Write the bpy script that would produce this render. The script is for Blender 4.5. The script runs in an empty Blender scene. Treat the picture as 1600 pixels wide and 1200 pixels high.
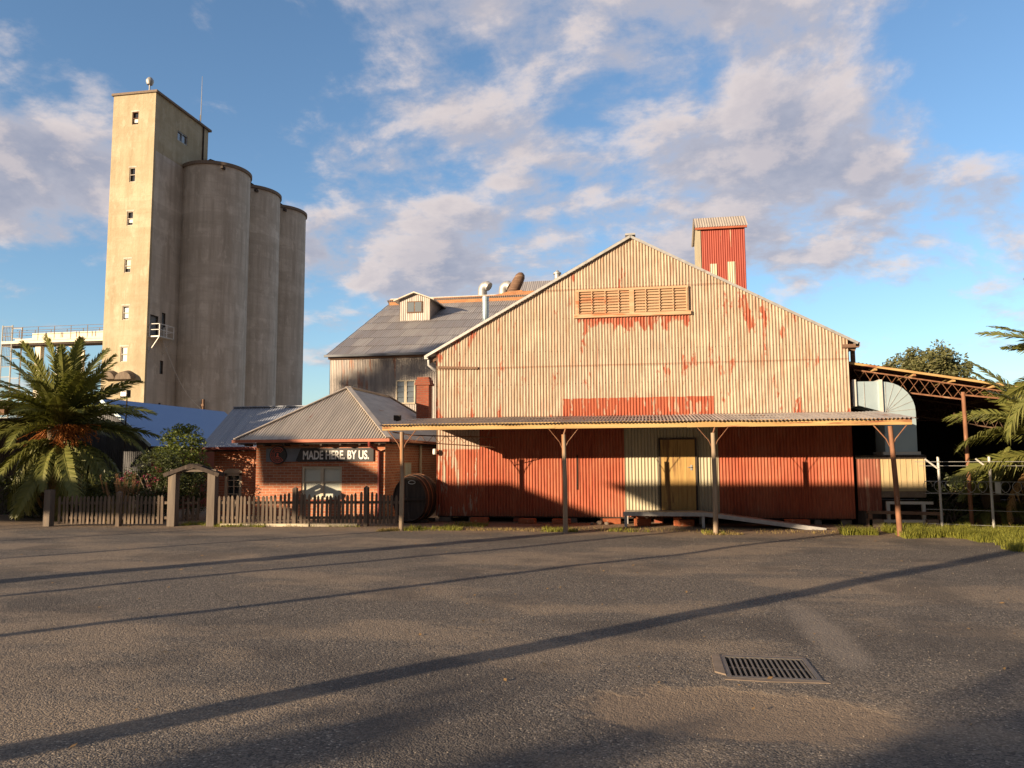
import bpy, bmesh, math, random
from mathutils import Vector, Matrix, noise as mnoise
random.seed(7)
S = bpy.context.scene
C = S.collection
R = math.radians
PI = math.pi

# ------------------------------------------------------------------ camera
cam = bpy.data.cameras.new('camera'); co = bpy.data.objects.new('camera', cam); C.objects.link(co)
pit, rol, yaw = R(5.52), R(-0.32), R(9.9)
fwd = Vector((-math.sin(yaw)*math.cos(pit), math.cos(yaw)*math.cos(pit), math.sin(pit)))
rgt = Vector((math.cos(yaw), math.sin(yaw), 0)); upv = rgt.cross(fwd)
r2 = rgt*math.cos(rol) + upv*math.sin(rol); u2 = upv*math.cos(rol) - rgt*math.sin(rol)
M = Matrix((r2, u2, -fwd)).transposed().to_4x4(); M.translation = (0, 0, 1.75)
co.matrix_world = M
cam.sensor_width = 36; cam.lens = 36*1210/1600; cam.clip_start = .05; cam.clip_end = 4000
S.camera = co
# ------------------------------------------------------------------ exposure
S.view_settings.view_transform = 'Standard'; S.view_settings.look = 'None'
S.view_settings.exposure = 0.98; S.view_settings.gamma = 1
# ------------------------------------------------------------------ sun and sky
SAZ, SEL = R(42), R(10.5)                  # light heads 42 deg from +Y towards +X, 10.5 deg down
LD = Vector((math.sin(SAZ)*math.cos(SEL), math.cos(SAZ)*math.cos(SEL), -math.sin(SEL)))
sl = bpy.data.lights.new('sun', 'SUN'); so = bpy.data.objects.new('sun', sl); C.objects.link(so)
sl.energy = 5.0; sl.angle = R(.45); sl.color = (1, .755, .50)
so.rotation_euler = LD.to_track_quat('-Z', 'Y').to_euler(); so.location = (-30, -30, 30)
W = bpy.data.worlds.new('World'); S.world = W; W.use_nodes = True

class NT:
    "tiny node-tree helper"
    def __init__(s, tree): s.t = tree; s.t.nodes.clear()
    def n(s, typ, **kw):
        nd = s.t.nodes.new(typ)
        for k, v in kw.items():
            if k == 'ins':
                for a, b in v.items(): s.set(nd.inputs[a], b)
            else: setattr(nd, k, v)
        return nd
    def set(s, sock, v):
        if isinstance(v, bpy.types.NodeSocket): s.t.links.new(v, sock)
        elif isinstance(v, bpy.types.Node): s.t.links.new(v.outputs[0], sock)
        elif sock.type == 'RGBA' and len(v) == 3: sock.default_value = (*v, 1)
        else: sock.default_value = v
    def m(s, op, a, b=0.0, c=0.0, clamp=False):
        nd = s.n('ShaderNodeMath', operation=op, use_clamp=clamp)
        s.set(nd.inputs[0], a); s.set(nd.inputs[1], b); s.set(nd.inputs[2], c); return nd.outputs[0]
    def vm(s, op, a, b=(0, 0, 0)):
        nd = s.n('ShaderNodeVectorMath', operation=op); s.set(nd.inputs[0], a); s.set(nd.inputs[1], b)
        return nd.outputs['Value'] if op in ('DOT_PRODUCT', 'LENGTH') else nd.outputs[0]
    def mix(s, f, a, b, blend='MIX'):
        nd = s.n('ShaderNodeMix', data_type='RGBA', blend_type=blend); nd.clamp_factor = True
        s.set(nd.inputs[0], f); s.set(nd.inputs[6], a); s.set(nd.inputs[7], b); return nd.outputs[2]
    def step(s, v, a, b):
        nd = s.n('ShaderNodeMapRange', interpolation_type='SMOOTHSTEP'); s.set(nd.inputs[0], v)
        s.set(nd.inputs[1], a); s.set(nd.inputs[2], b); return nd.outputs[0]
    def noise(s, vec, scale, detail=4, rough=.55, dist=0):
        nd = s.n('ShaderNodeTexNoise'); s.set(nd.inputs['Vector'], vec)
        nd.inputs['Scale'].default_value = scale; nd.inputs['Detail'].default_value = detail
        nd.inputs['Roughness'].default_value = rough; nd.inputs['Distortion'].default_value = dist
        return nd.outputs[0]
    def pos(s): return s.n('ShaderNodeNewGeometry').outputs['Position']
    def scale(s, v, sc): return s.vm('MULTIPLY', v, sc)
    def sep(s, v):
        nd = s.n('ShaderNodeSeparateXYZ'); s.set(nd.inputs[0], v); return nd.outputs
    def comb(s, x, y, z):
        nd = s.n('ShaderNodeCombineXYZ')
        for i, v in enumerate((x, y, z)): s.set(nd.inputs[i], v)
        return nd.outputs[0]

def build_world():
    t = NT(W.node_tree)
    out = t.n('ShaderNodeOutputWorld'); bg = t.n('ShaderNodeBackground')
    t.t.links.new(bg.outputs[0], out.inputs[0])
    sky = t.n('ShaderNodeTexSky', sky_type='NISHITA'); sky.sun_disc = False
    sky.sun_elevation = SEL; sky.sun_rotation = SAZ + PI
    sky.altitude = 200; sky.air_density = 1.0; sky.dust_density = .6; sky.ozone_density = 3.0
    d = t.n('ShaderNodeTexCoord').outputs['Generated']
    d = t.vm('NORMALIZE', d)
    x, y, z = t.sep(d)
    zz = t.m('MAXIMUM', t.m('ADD', z, .32), .03)
    # flat cloud-layer coordinates: the layer is a real ceiling seen in perspective
    p = t.comb(t.m('DIVIDE', x, zz), t.m('DIVIDE', y, zz), 0.0)
    def dens(off, det):
        q = t.vm('ADD', p, off)
        wq = t.n('ShaderNodeTexNoise'); t.set(wq.inputs['Vector'], q); wq.inputs['Scale'].default_value = 1.3; wq.inputs['Detail'].default_value = 2
        q2 = t.vm('ADD', q, t.scale(wq.outputs[1], (.22, .22, 0)))
        big = t.noise(q2, 3.3, 3, .5)
        small = t.noise(q2, 9.5, det, .62)
        return t.m('ADD', t.m('MULTIPLY', big, .62), t.m('MULTIPLY', small, .44))
    bump = None
    def blob(px, py, rad, w):
        nonlocal bump
        v = r2*(px-800)/1210 - u2*(py-600)/1210 + fwd; v.normalize()
        dt = t.vm('DOT_PRODUCT', d, tuple(v))
        f = t.m('MULTIPLY', t.step(dt, math.cos(R(rad)), 1.0), w)
        bump = f if bump is None else t.m('ADD', bump, f)
    for b in CLOUDS: blob(*b)
    d0 = t.m('ADD', dens((3.1, 1.7, 0), 8), bump)
    d1 = t.m('ADD', dens((3.1-.05, 1.7-.055, 0), 5), bump)
    cov = t.step(d0, .47, .66)
    thick = t.step(d0, .54, .80)
    lit = t.step(t.m('SUBTRACT', d0, d1), -.04, .11)
    sh = t.mix(thick, (.56, .545, .61), (.35, .375, .48))
    lt = t.mix(thick, (.88, .77, .73), (.62, .565, .59))
    ccol = t.mix(lit, sh, lt)
    skyc = t.mix(1.0, sky.outputs[0], (SKYK[0], SKYK[1], SKYK[2]), 'MULTIPLY')
    cc = t.mix(1.0, ccol, (CLK, CLK, CLK), 'MULTIPLY')
    fade = t.step(z, -.02, .10)
    fin = t.mix(t.m('MULTIPLY', t.m('MULTIPLY', cov, .93), fade), skyc, cc)
    # dark bank added to the unseen sky behind the camera, to cut fill light
    west = t.step(t.vm('DOT_PRODUCT', d, (.17, -.98, .10)), -.52, -.10)
    wcol = t.mix(t.step(z, .22, .62), (.27*WESTK, .27*WESTK, .34*WESTK), (1.0*WESTK, 1.03*WESTK, 1.2*WESTK))
    fin = t.mix(t.m('MULTIPLY', west, .93), fin, wcol)
    t.set(bg.inputs[0], fin); bg.inputs[1].default_value = .107
CLOUDS = [(50, 220, 9, .10), (60, 340, 8, .06), (960, 110, 15, .04), (1180, 70, 14, .065), (720, 80, 9, .06), (600, 430, 10, .11), (860, 420, 9, .04),
          (1180, 330, 10, .08), (1420, 320, 7, .08), (1530, 380, 5, .05), (300, 90, 11, -.12), (490, 190, 7, -.02),
          (1480, 160, 9, -.09), (1500, 480, 6, -.04), (60, 470, 6, -.10), (530, 560, 8, -.12), (30, 60, 8, -.08), (1400, 490, 6, -.07)]
SKYK = (1.12, 1.10, 1.08); CLK = 4.6; WESTK = 1.4
build_world()

# ------------------------------------------------------------------ mesh helpers
class MB:
    def __init__(s): s.v = []; s.f = []; s.mi = []; s.cur = 0
    def add(s, vs, fs):
        b = len(s.v); s.v += [Vector(v) for v in vs]
        for f in fs: s.f.append([b+i for i in f]); s.mi.append(s.cur)
        return s
    def box(s, x0, x1, y0, y1, z0, z1):
        return s.add([(x0,y0,z0),(x1,y0,z0),(x1,y1,z0),(x0,y1,z0),(x0,y0,z1),(x1,y0,z1),(x1,y1,z1),(x0,y1,z1)],
              [(0,3,2,1),(4,5,6,7),(0,1,5,4),(1,2,6,5),(2,3,7,6),(3,0,4,7)])
    def beam(s, a, b, w, h, up=(0,0,1)):
        a = Vector(a); b = Vector(b); d = (b-a).normalized(); u = Vector(up)
        if abs(d.dot(u)) > .98: u = Vector((0,1,0))
        sx = d.cross(u).normalized(); sz = sx.cross(d)
        vs = []
        for p in (a, b):
            for i, j in ((-1,-1),(1,-1),(1,1),(-1,1)): vs.append(p + sx*(i*w/2) + sz*(j*h/2))
        return s.add(vs, [(3,2,1,0),(4,5,6,7),(0,1,5,4),(1,2,6,5),(2,3,7,6),(3,0,4,7)])
    def tube(s, pts, r, n=8, cap=True):
        pts = [Vector(p) for p in pts]; rs = r if isinstance(r, (list, tuple)) else [r]*len(pts)
        vs = []; fs = []; a = None
        for i, p in enumerate(pts):
            d = (pts[min(i+1, len(pts)-1)] - pts[max(i-1, 0)]).normalized()
            if a is None: a = d.cross(Vector((0,0,1)) if abs(d.z) < .9 else Vector((1,0,0))).normalized()
            else:
                a = a - d*a.dot(d)
                a = a.normalized() if a.length > 1e-6 else d.orthogonal().normalized()
            c = a.cross(d)
            for k in range(n):
                t = 2*PI*k/n; vs.append(p + a*(math.cos(t)*rs[i]) + c*(math.sin(t)*rs[i]))
        for i in range(len(pts)-1):
            for k in range(n):
                k2 = (k+1) % n; fs.append((i*n+k, i*n+k2, (i+1)*n+k2, (i+1)*n+k))
        if cap: fs.append(tuple(range(n))[::-1]); fs.append(tuple((len(pts)-1)*n+k for k in range(n)))
        return s.add(vs, fs)
    def prism(s, poly, axis, a, b):
        "poly of 2-D points pushed along an axis from a to b ('y': poly is x,z; 'x': y,z; 'z': x,y)"
        def P(p, t): return {'y': (p[0], t, p[1]), 'x': (t, p[0], p[1]), 'z': (p[0], p[1], t)}[axis]
        n = len(poly); vs = [P(p, a) for p in poly] + [P(p, b) for p in poly]
        fs = [tuple(range(n)), tuple(range(2*n-1, n-1, -1))]
        for i in range(n): j = (i+1) % n; fs.append((i, i+n, j+n, j))
        return s.add(vs, fs)
    def corr(s, o, a, n, b, L, lo, hi, pitch=.076, amp=.009, seg=6, laps=(), jit=0):
        "corrugated sheet: o origin, a along, n outward, b up the sheet; lo/hi numbers or functions of t"
        o, a, n, b = Vector(o), Vector(a).normalized(), Vector(n).normalized(), Vector(b).normalized()
        N = max(2, int(L/pitch*seg)); fl = lo if callable(lo) else (lambda t: lo); fh = hi if callable(hi) else (lambda t: hi)
        laps = sorted(laps); rows = [None] + list(laps) + [None]
        for k in range(len(rows)-1):
            vs = []; fs = []
            for i in range(N+1):
                t = L*i/N; l0 = fl(t); h0 = max(fh(t), l0)
                l = l0 if rows[k] is None else min(max(rows[k]-.03, l0), h0)
                h = h0 if rows[k+1] is None else min(max(rows[k+1], l0), h0)
                sh = int(t/.76)
                w = amp*math.cos(2*PI*t/pitch) + .010*k + (.002*((sh*7919) % 5 - 2) if jit else 0)
                m = (l+h)/2; bow = jit*mnoise.noise((t*.7, k*3.1, 1)) if jit else 0
                vs += [o + a*t + b*l + n*(w+bow), o + a*t + b*m + n*(w + .004*k+bow), o + a*t + b*h + n*(w+bow)]
            for i in range(N):
                q = i*3
                for e in (0, 1): fs.append((q+e, q+3+e, q+4+e, q+1+e))
            s.add(vs, fs)
        return s
    def lathe(s, prof, c, n=32, arc=2*PI, a0=0, close=True):
        "prof: list of (r, z), about a vertical axis at c"
        vs = []; fs = []; m = len(prof); full = abs(arc-2*PI) < 1e-6; K = n if full else n+1
        for k in range(K):
            t = a0+arc*k/n
            for r, z in prof: vs.append((c[0]+r*math.cos(t), c[1]+r*math.sin(t), c[2]+z))
        for k in range(n):
            k2 = (k+1) % K
            for i in range(m-1): fs.append((k*m+i, k2*m+i, k2*m+i+1, k*m+i+1))
        return s.add(vs, fs)
    def build(s, name, mats, parent=None, loc=None, smooth=None):
        base = Vector((0,0,0))
        if loc is not None: base = Vector(loc)
        elif parent is not None: base = wl(parent)
        me = bpy.data.meshes.new(name); me.from_pydata([v-base for v in s.v], [], s.f)
        for m in (mats if isinstance(mats, (list, tuple)) else [mats]): me.materials.append(m)
        if isinstance(mats, (list, tuple)): me.polygons.foreach_set('material_index', s.mi)
        me.update()
        if smooth is not None:
            me.shade_smooth(); me.set_sharp_from_angle(angle=R(smooth))
        o = bpy.data.objects.new(name, me); C.objects.link(o)
        if parent is not None: o.parent = parent; o.location = base - wl(parent)
        else: o.location = base
        return o
def wl(o):
    v = Vector(o.location)
    while o.parent is not None: o = o.parent; v += o.location
    return v
def tag(o, label=None, cat=None, group=None, kind=None):
    for k, v in (('label', label), ('category', cat), ('group', group), ('kind', kind)):
        if v: o[k] = v
    return o
def thing(name, label, cat, loc, group=None):
    o = bpy.data.objects.new(name, None); C.objects.link(o); o.location = loc; o.empty_display_size = .3
    return tag(o, label, cat, group)
def child(src, parent, mat4):
    o = src.copy(); C.objects.link(o); o.parent = parent; o.matrix_local = mat4; return o

# ------------------------------------------------------------------ materials
def mat(name, rough=.7, metal=0, spec=.4):
    m = bpy.data.materials.new(name); m.use_nodes = True; t = NT(m.node_tree)
    b = t.n('ShaderNodeBsdfPrincipled'); o = t.n('ShaderNodeOutputMaterial'); t.t.links.new(b.outputs[0], o.inputs[0])
    b.inputs['Roughness'].default_value = rough; b.inputs['Metallic'].default_value = metal
    b.inputs['Specular IOR Level'].default_value = spec
    return m, t, b
def bump(t, b, h, dist, strength=1.0):
    nd = t.n('ShaderNodeBump'); nd.inputs['Distance'].default_value = dist; nd.inputs['Strength'].default_value = strength
    t.set(nd.inputs['Height'], h); t.t.links.new(nd.outputs[0], b.inputs['Normal'])
def mottled(name, c1, c2, sc=3, stretch=(1,1,1), rough=.75, metal=0, c3=None, thr=.6, spec=.35, bmp=0, c3s=None):
    "two-tone noise, with a third colour in worn patches"
    m, t, b = mat(name, rough, metal, spec)
    p = t.scale(t.pos(), stretch)
    f = t.step(t.noise(p, sc, 6, .6), .3, .7)
    col = t.mix(f, c1, c2)
    if c3: col = t.mix(t.step(t.noise(t.vm('ADD', p, (7.3, 1.1, 4.2)), c3s or sc*.7, 7, .65), thr-.03, thr+.05), col, c3)
    t.set(b.inputs['Base Color'], col)
    if bmp: bump(t, b, t.noise(p, sc*6, 5, .6), bmp)
    return m
def m_facade():
    m, t, b = mat('faded_cream_red_iron', .62, 0, .35)
    P = t.pos(); x, y, z = t.sep(P)
    st = t.scale(P, (1, .0, .055))
    fine = t.noise(st, 24, 5, .65)
    streak = t.noise(t.scale(P, (1, 0, .11)), 9, 6, .65)
    big = t.noise(P, .9, 4, .6)
    sheet = t.n('ShaderNodeTexWhiteNoise', noise_dimensions='2D')
    t.set(sheet.inputs['Vector'], t.comb(t.m('FLOOR', t.m('DIVIDE', t.m('ADD', x, 20), .762)), t.m('FLOOR', t.m('DIVIDE', z, 2.15)), 0))
    cream = t.mix(t.step(fine, .30, .66), (.29, .215, .155), (.50, .43, .34))
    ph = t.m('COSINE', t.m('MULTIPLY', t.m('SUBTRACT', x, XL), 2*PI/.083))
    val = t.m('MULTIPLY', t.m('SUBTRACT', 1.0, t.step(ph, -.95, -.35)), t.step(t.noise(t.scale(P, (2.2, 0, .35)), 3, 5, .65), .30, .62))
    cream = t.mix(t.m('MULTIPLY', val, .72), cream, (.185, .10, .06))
    cream = t.mix(t.m('MULTIPLY', t.step(streak, .50, .68), .62), cream, (.30, .15, .075))
    cream = t.mix(t.m('MULTIPLY', t.step(big, .5, .75), .35), cream, (.66, .56, .42))
    cream = t.mix(t.m('MULTIPLY', sheet.outputs[0], .22), cream, (.42, .30, .19))
    # sheet edges: thin rusty line every sheet width
    fr = t.m('FRACT', t.m('DIVIDE', t.m('ADD', x, 20), .762))
    edge = t.m('SUBTRACT', 1.0, t.step(t.m('ABSOLUTE', t.m('SUBTRACT', fr, .5)), .0, .022))
    edge = t.m('MULTIPLY', edge, t.step(t.noise(t.scale(P, (3, 0, .4)), 1.5, 3), .40, .55))
    cream = t.mix(t.m('MULTIPLY', edge, .7), cream, (.13, .06, .03))
    # rust laps
    for zl in (2.92, 4.33, 6.49):
        ln = t.m('SUBTRACT', 1.0, t.step(t.m('ABSOLUTE', t.m('SUBTRACT', z, zl)), .006, .03))
        cream = t.mix(t.m('MULTIPLY', ln, .55), cream, (.18, .08, .04))
    red = t.mix(t.step(fine, .35, .68), (.40, .098, .044), (.25, .048, .024))
    red = t.mix(t.m('MULTIPLY', t.step(streak, .55, .75), .5), red, (.45, .16, .09))
    # where the red undercoat shows on the upper wall
    blot = t.noise(t.scale(P, (1, 0, .30)), 2.1, 7, .68)
    reg = t.m('ADD', t.m('MULTIPLY', t.step(x, -.5, 4.0), .045), t.m('MULTIPLY', t.step(t.m('MULTIPLY', x, -1.0), 3.6, 5.6), .055))
    under = t.m('MULTIPLY', t.m('MULTIPLY', t.step(z, 5.0, 5.66), t.m('SUBTRACT', 1.0, t.step(z, 5.70, 5.74))), t.m('MULTIPLY', t.step(x, -1.95, -1.8), t.m('SUBTRACT', 1.0, t.step(x, 1.1, 1.3))))
    reg = t.m('ADD', reg, t.m('MULTIPLY', under, .17))
    up = t.step(t.m('ADD', blot, reg), .598, .64)
    thin = t.noise(t.scale(P, (1, 0, .06)), 13, 4, .6)
    cream = t.mix(t.m('MULTIPLY', t.step(t.m('ADD', thin, t.m('MULTIPLY', reg, .5)), .60, .66), .55), cream, (.25, .105, .06))
    cream = t.mix(t.m('MULTIPLY', t.step(t.noise(t.vm('ADD', t.scale(P, (1, 0, .5)), (3, 0, 8)), 1.3, 6, .65), .52, .68), .45), cream, (.40, .33, .27))
    nail = t.m('FRACT', t.m('DIVIDE', t.m('ADD', z, .31), .92)); nx = t.m('FRACT', t.m('DIVIDE', t.m('SUBTRACT', x, XL), .166))
    dot_ = t.m('MULTIPLY', t.m('SUBTRACT', 1.0, t.step(t.m('ABSOLUTE', t.m('SUBTRACT', nail, .5)), .010, .026)), t.m('SUBTRACT', 1.0, t.step(t.m('ABSOLUTE', t.m('SUBTRACT', nx, .0)), .10, .22)))
    cream = t.mix(t.m('MULTIPLY', dot_, .6), cream, (.12, .055, .03))
    up = t.m('MULTIPLY', up, t.step(fine, .34, .50))
    rect = t.m('MULTIPLY', t.m('MULTIPLY', t.step(x, -2.33, -2.31), t.m('SUBTRACT', 1.0, t.step(x, 1.77, 1.79))),
               t.m('MULTIPLY', t.step(z, 2.90, 2.93), t.m('SUBTRACT', 1.0, t.step(t.m('ADD', z, t.m('MULTIPLY', t.noise(P, 4, 2), .05)), 3.43, 3.45))))
    rect = t.m('MULTIPLY', rect, t.m('SUBTRACT', 1.0, t.m('MULTIPLY', t.step(t.noise(t.scale(P, (1, 0, .25)), 7, 5), .56, .60), .7)))
    upper = t.mix(t.m('MAXIMUM', up, rect), cream, red)
    # lower wall: red, worn to pale metal at the left
    worn = t.noise(t.scale(P, (1, 0, .16)), 5.5, 7, .7)
    wx = t.step(t.m('MULTIPLY', x, -1.0), 3.2, 5.9)
    wm = t.step(t.m('ADD', worn, t.m('MULTIPLY', wx, .17)), .69, .73)
    hz = t.m('MULTIPLY', t.step(z, 2.0, 2.06), t.m('SUBTRACT', 1.0, t.step(x, -4.70, -4.68)))
    wm = t.m('MAXIMUM', wm, hz)
    pale = t.mix(fine, (.36, .25, .19), (.50, .38, .29))
    fade = t.step(t.noise(t.vm('ADD', t.scale(P, (1, 0, .4)), (2, 0, 5)), 1.1, 6, .65), .40, .66)
    lred = t.mix(t.m('MULTIPLY', fade, .6), red, t.mix(fine, (.50, .19, .105), (.36, .11, .06)))
    scuff = t.step(t.noise(t.scale(P, (1, 0, .12)), 16, 5, .65), .63, .68)
    lred = t.mix(t.m('MULTIPLY', scuff, .5), lred, (.46, .28, .2))
    splash = t.m('MULTIPLY', t.m('SUBTRACT', 1.0, t.step(t.m('ADD', z, t.m('MULTIPLY', t.noise(P, 3, 4), .3)), .25, .62)), .55)
    lred = t.mix(splash, lred, (.17, .085, .05))
    lower = t.mix(wm, lred, pale)
    fin = t.mix(t.step(t.m('ADD', z, t.m('MULTIPLY', x, .002)), 2.72, 2.74), lower, upper)
    t.set(b.inputs['Base Color'], fin)
    bump(t, b, t.noise(P, 40, 3), .002, .6)
    return m
def m_brick(name, c1, c2, mortar, axis='x', bw=.235, bh=.082):
    m, t, b = mat(name, .85)
    x, y, z = t.sep(t.pos())
    br = t.n('ShaderNodeTexBrick'); t.set(br.inputs['Vector'], t.comb(t.m('ADD', x, y), z, 0))
    br.inputs['Scale'].default_value = 1; br.inputs['Brick Width'].default_value = bw; br.inputs['Row Height'].default_value = bh
    br.inputs['Mortar Size'].default_value = .008; br.inputs['Bias'].default_value = 0; br.inputs['Mortar Smooth'].default_value = .1
    t.set(br.inputs['Color1'], c1); t.set(br.inputs['Color2'], c2); t.set(br.inputs['Mortar'], mortar)
    nz = t.noise(t.pos(), 2.2, 5)
    col = t.mix(t.m('MULTIPLY', t.step(nz, .35, .75), .45), br.outputs[0], t.mix(.5, br.outputs[0], (.12, .05, .03)))
    t.set(b.inputs['Base Color'], col)
    bump(t, b, t.m('ADD', t.m('MULTIPLY', br.outputs[1], -1.0), t.m('MULTIPLY', t.noise(t.pos(), 60, 3), .4)), .006)
    return m
def m_concrete(name, base, dark, pale, bands=True):
    m, t, b = mat(name, .9, 0, .2)
    P = t.pos(); x, y, z = t.sep(P)
    st = t.noise(t.scale(P, (1, 1, .07)), 1.5, 6, .65)
    bl = t.noise(t.scale(P, (.5, .5, 1)), .35, 5, .6)
    wn = t.n('ShaderNodeTexWhiteNoise', noise_dimensions='1D'); t.set(wn.inputs['W'], t.m('FLOOR', t.m('DIVIDE', t.m('ADD', z, t.m('MULTIPLY', bl, .6)), 1.35)))
    col = t.mix(t.step(st, .35, .68), base, dark)
    col = t.mix(t.m('MULTIPLY', t.step(bl, .45, .70), .6), col, pale)
    col = t.mix(t.m('MULTIPLY', wn.outputs[0], .42), col, dark)
    fr = t.m('FRACT', t.m('DIVIDE', z, 1.35)); ln = t.m('SUBTRACT', 1.0, t.step(fr, 0, .045))
    col = t.mix(t.m('MULTIPLY', ln, t.m('MULTIPLY', t.step(t.noise(P, .8, 4), .42, .55), .75)), col, dark)
    pt = t.step(t.noise(t.vm('ADD', t.scale(P, (.6, .6, 1.1)), (4, 9, 2)), .55, 7, .62), .48, .62)
    col = t.mix(t.m('MULTIPLY', pt, .5), col, dark)
    pl = t.step(t.noise(t.vm('ADD', t.scale(P, (1, 1, .5)), (14, 3, 7)), 1.1, 6, .65), .56, .66)
    col = t.mix(t.m('MULTIPLY', pl, .45), col, pale)
    run = t.step(t.noise(t.scale(P, (1, 1, .035)), 2.6, 4, .6), .58, .68)
    col = t.mix(t.m('MULTIPLY', run, .4), col, dark)
    t.set(b.inputs['Base Color'], col); bump(t, b, t.noise(P, 3, 6, .65), .05)
    return m
def m_roofiron(name, c1, c2, rust, amt=.62, axis=(6, .4, .4), rough=.5, metal=.25):
    m, t, b = mat(name, rough, metal, .4)
    P = t.pos()
    st = t.noise(t.scale(P, axis), 1.4, 6, .65)
    col = t.mix(t.step(st, .3, .7), c1, c2)
    col = t.mix(t.m('MULTIPLY', t.step(t.noise(t.vm('ADD', t.scale(P, tuple(.6*a for a in axis)), (5, 5, 5)), 1.2, 6, .65), amt, amt+.06), .8), col, rust)
    t.set(b.inputs['Base Color'], col); return m
def m_leaf(name, c1, c2, trans=.25, rough=.5):
    m, t, b = mat(name, rough, 0, .35)
    wn = t.n('ShaderNodeNewGeometry').outputs['Random Per Island']
    nz = t.noise(t.pos(), 1.5, 3)
    col = t.mix(t.m('ADD', t.m('MULTIPLY', wn, .6), t.m('MULTIPLY', nz, .4)), c1, c2)
    t.set(b.inputs['Base Color'], col)
    tr = t.n('ShaderNodeBsdfTranslucent'); t.set(tr.inputs[0], t.mix(.5, col, (.25, .28, .03)))
    mx = t.n('ShaderNodeMixShader'); mx.inputs[0].default_value = trans
    t.t.links.new(b.outputs[0], mx.inputs[1]); t.t.links.new(tr.outputs[0], mx.inputs[2])
    out = [n for n in t.t.nodes if n.type == 'OUTPUT_MATERIAL'][0]; t.t.links.new(mx.outputs[0], out.inputs[0])
    return m
def m_asphalt():
    m, t, b = mat('weathered_asphalt', .93, 0, .25)
    P = t.pos(); x, y, z = t.sep(P)
    vo = t.n('ShaderNodeTexVoronoi'); t.set(vo.inputs['Vector'], P); vo.inputs['Scale'].default_value = 75
    stone = t.sep(vo.outputs['Color'])[0]
    vo2 = t.n('ShaderNodeTexVoronoi'); t.set(vo2.inputs['Vector'], P); vo2.inputs['Scale'].default_value = 28
    col = t.mix(stone, (.060, .056, .054), (.205, .18, .155))
    col = t.mix(t.step(stone, .95, .99), col, (.36, .32, .27))
    sand = t.step(t.m('ADD', t.noise(t.scale(P, (.7, 1.4, 1)), .36, 6, .58), t.m('MULTIPLY', t.noise(P, 9, 3), .10)), .52, .63)
    col = t.mix(t.m('MULTIPLY', sand, .62), col, t.mix(stone, (.20, .16, .12), (.34, .27, .20)))
    tar = t.step(t.noise(t.vm('ADD', P, (9, 4, 0)), .45, 6, .62), .50, .64)
    col = t.mix(t.m('MULTIPLY', tar, .55), col, (.07, .063, .06))
    def ell(cx, cy, rx, ry, soft=.35):
        q = t.vm('LENGTH', t.comb(t.m('DIVIDE', t.m('SUBTRACT', x, cx), rx), t.m('DIVIDE', t.m('SUBTRACT', y, cy), ry), 0))
        q = t.m('ADD', q, t.m('MULTIPLY', t.m('SUBTRACT', t.noise(P, 2.6, 6, .6), .5), .8))
        return t.m('SUBTRACT', 1.0, t.step(q, 1-soft, 1.0))
    pot = ell(.55, 5.72, 1.2, .66, .22)                     # scoured hollow in front of the grate
    col = t.mix(t.m("MULTIPLY", pot, .85), col, t.mix(t.noise(P, 14, 5), (.15, .115, .085), (.34, .26, .185)))
    trail = ell(1.7, 8.4, .30, 1.9, .6)
    col = t.mix(t.m('MULTIPLY', trail, .55), col, (.27, .235, .20))
    ce = t.n('ShaderNodeTexVoronoi', feature='DISTANCE_TO_EDGE'); wq = t.n('ShaderNodeTexNoise'); t.set(wq.inputs['Vector'], P); wq.inputs['Scale'].default_value = 1.6; wq.inputs['Detail'].default_value = 4
    t.set(ce.inputs['Vector'], t.vm('ADD', P, t.scale(wq.outputs[1], (.7, .7, 0)))); ce.inputs['Scale'].default_value = .42
    crk = t.m('MULTIPLY', t.m('SUBTRACT', 1.0, t.step(ce.outputs['Distance'], .002, .008)), t.step(t.noise(P, .35, 3), .50, .58))
    col = t.mix(t.m('MULTIPLY', crk, .22), col, (.03, .028, .026))
    dust = t.step(t.m('ADD', y, t.m('MULTIPLY', t.noise(P, .8, 4), 2.0)), 18.6, 20.3)
    col = t.mix(t.m('MULTIPLY', dust, .8), col, t.mix(stone, (.20, .145, .10), (.34, .25, .17)))
    t.set(b.inputs['Base Color'], col)
    h = t.m('ADD', t.m('MULTIPLY', vo.outputs['Distance'], -.011), t.m('MULTIPLY', vo2.outputs['Distance'], -.010))
    h = t.m('ADD', h, t.m('MULTIPLY', t.noise(P, 6, 6, .65), .02))
    bump(t, b, t.m('ADD', h, t.m('ADD', t.m('MULTIPLY', crk, -.006), t.m('MULTIPLY', pot, -.03))), 1.0, .65)
    return m
def m_timber(name, c1, c2, c3, along='z', rough=.85):
    sx = {'x': (.08, 1, 1), 'y': (1, .08, 1), 'z': (1, 1, .08)}[along]
    return mottled(name, c1, c2, 12, sx, rough, 0, c3, .58, .25, .004, 5)

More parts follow.
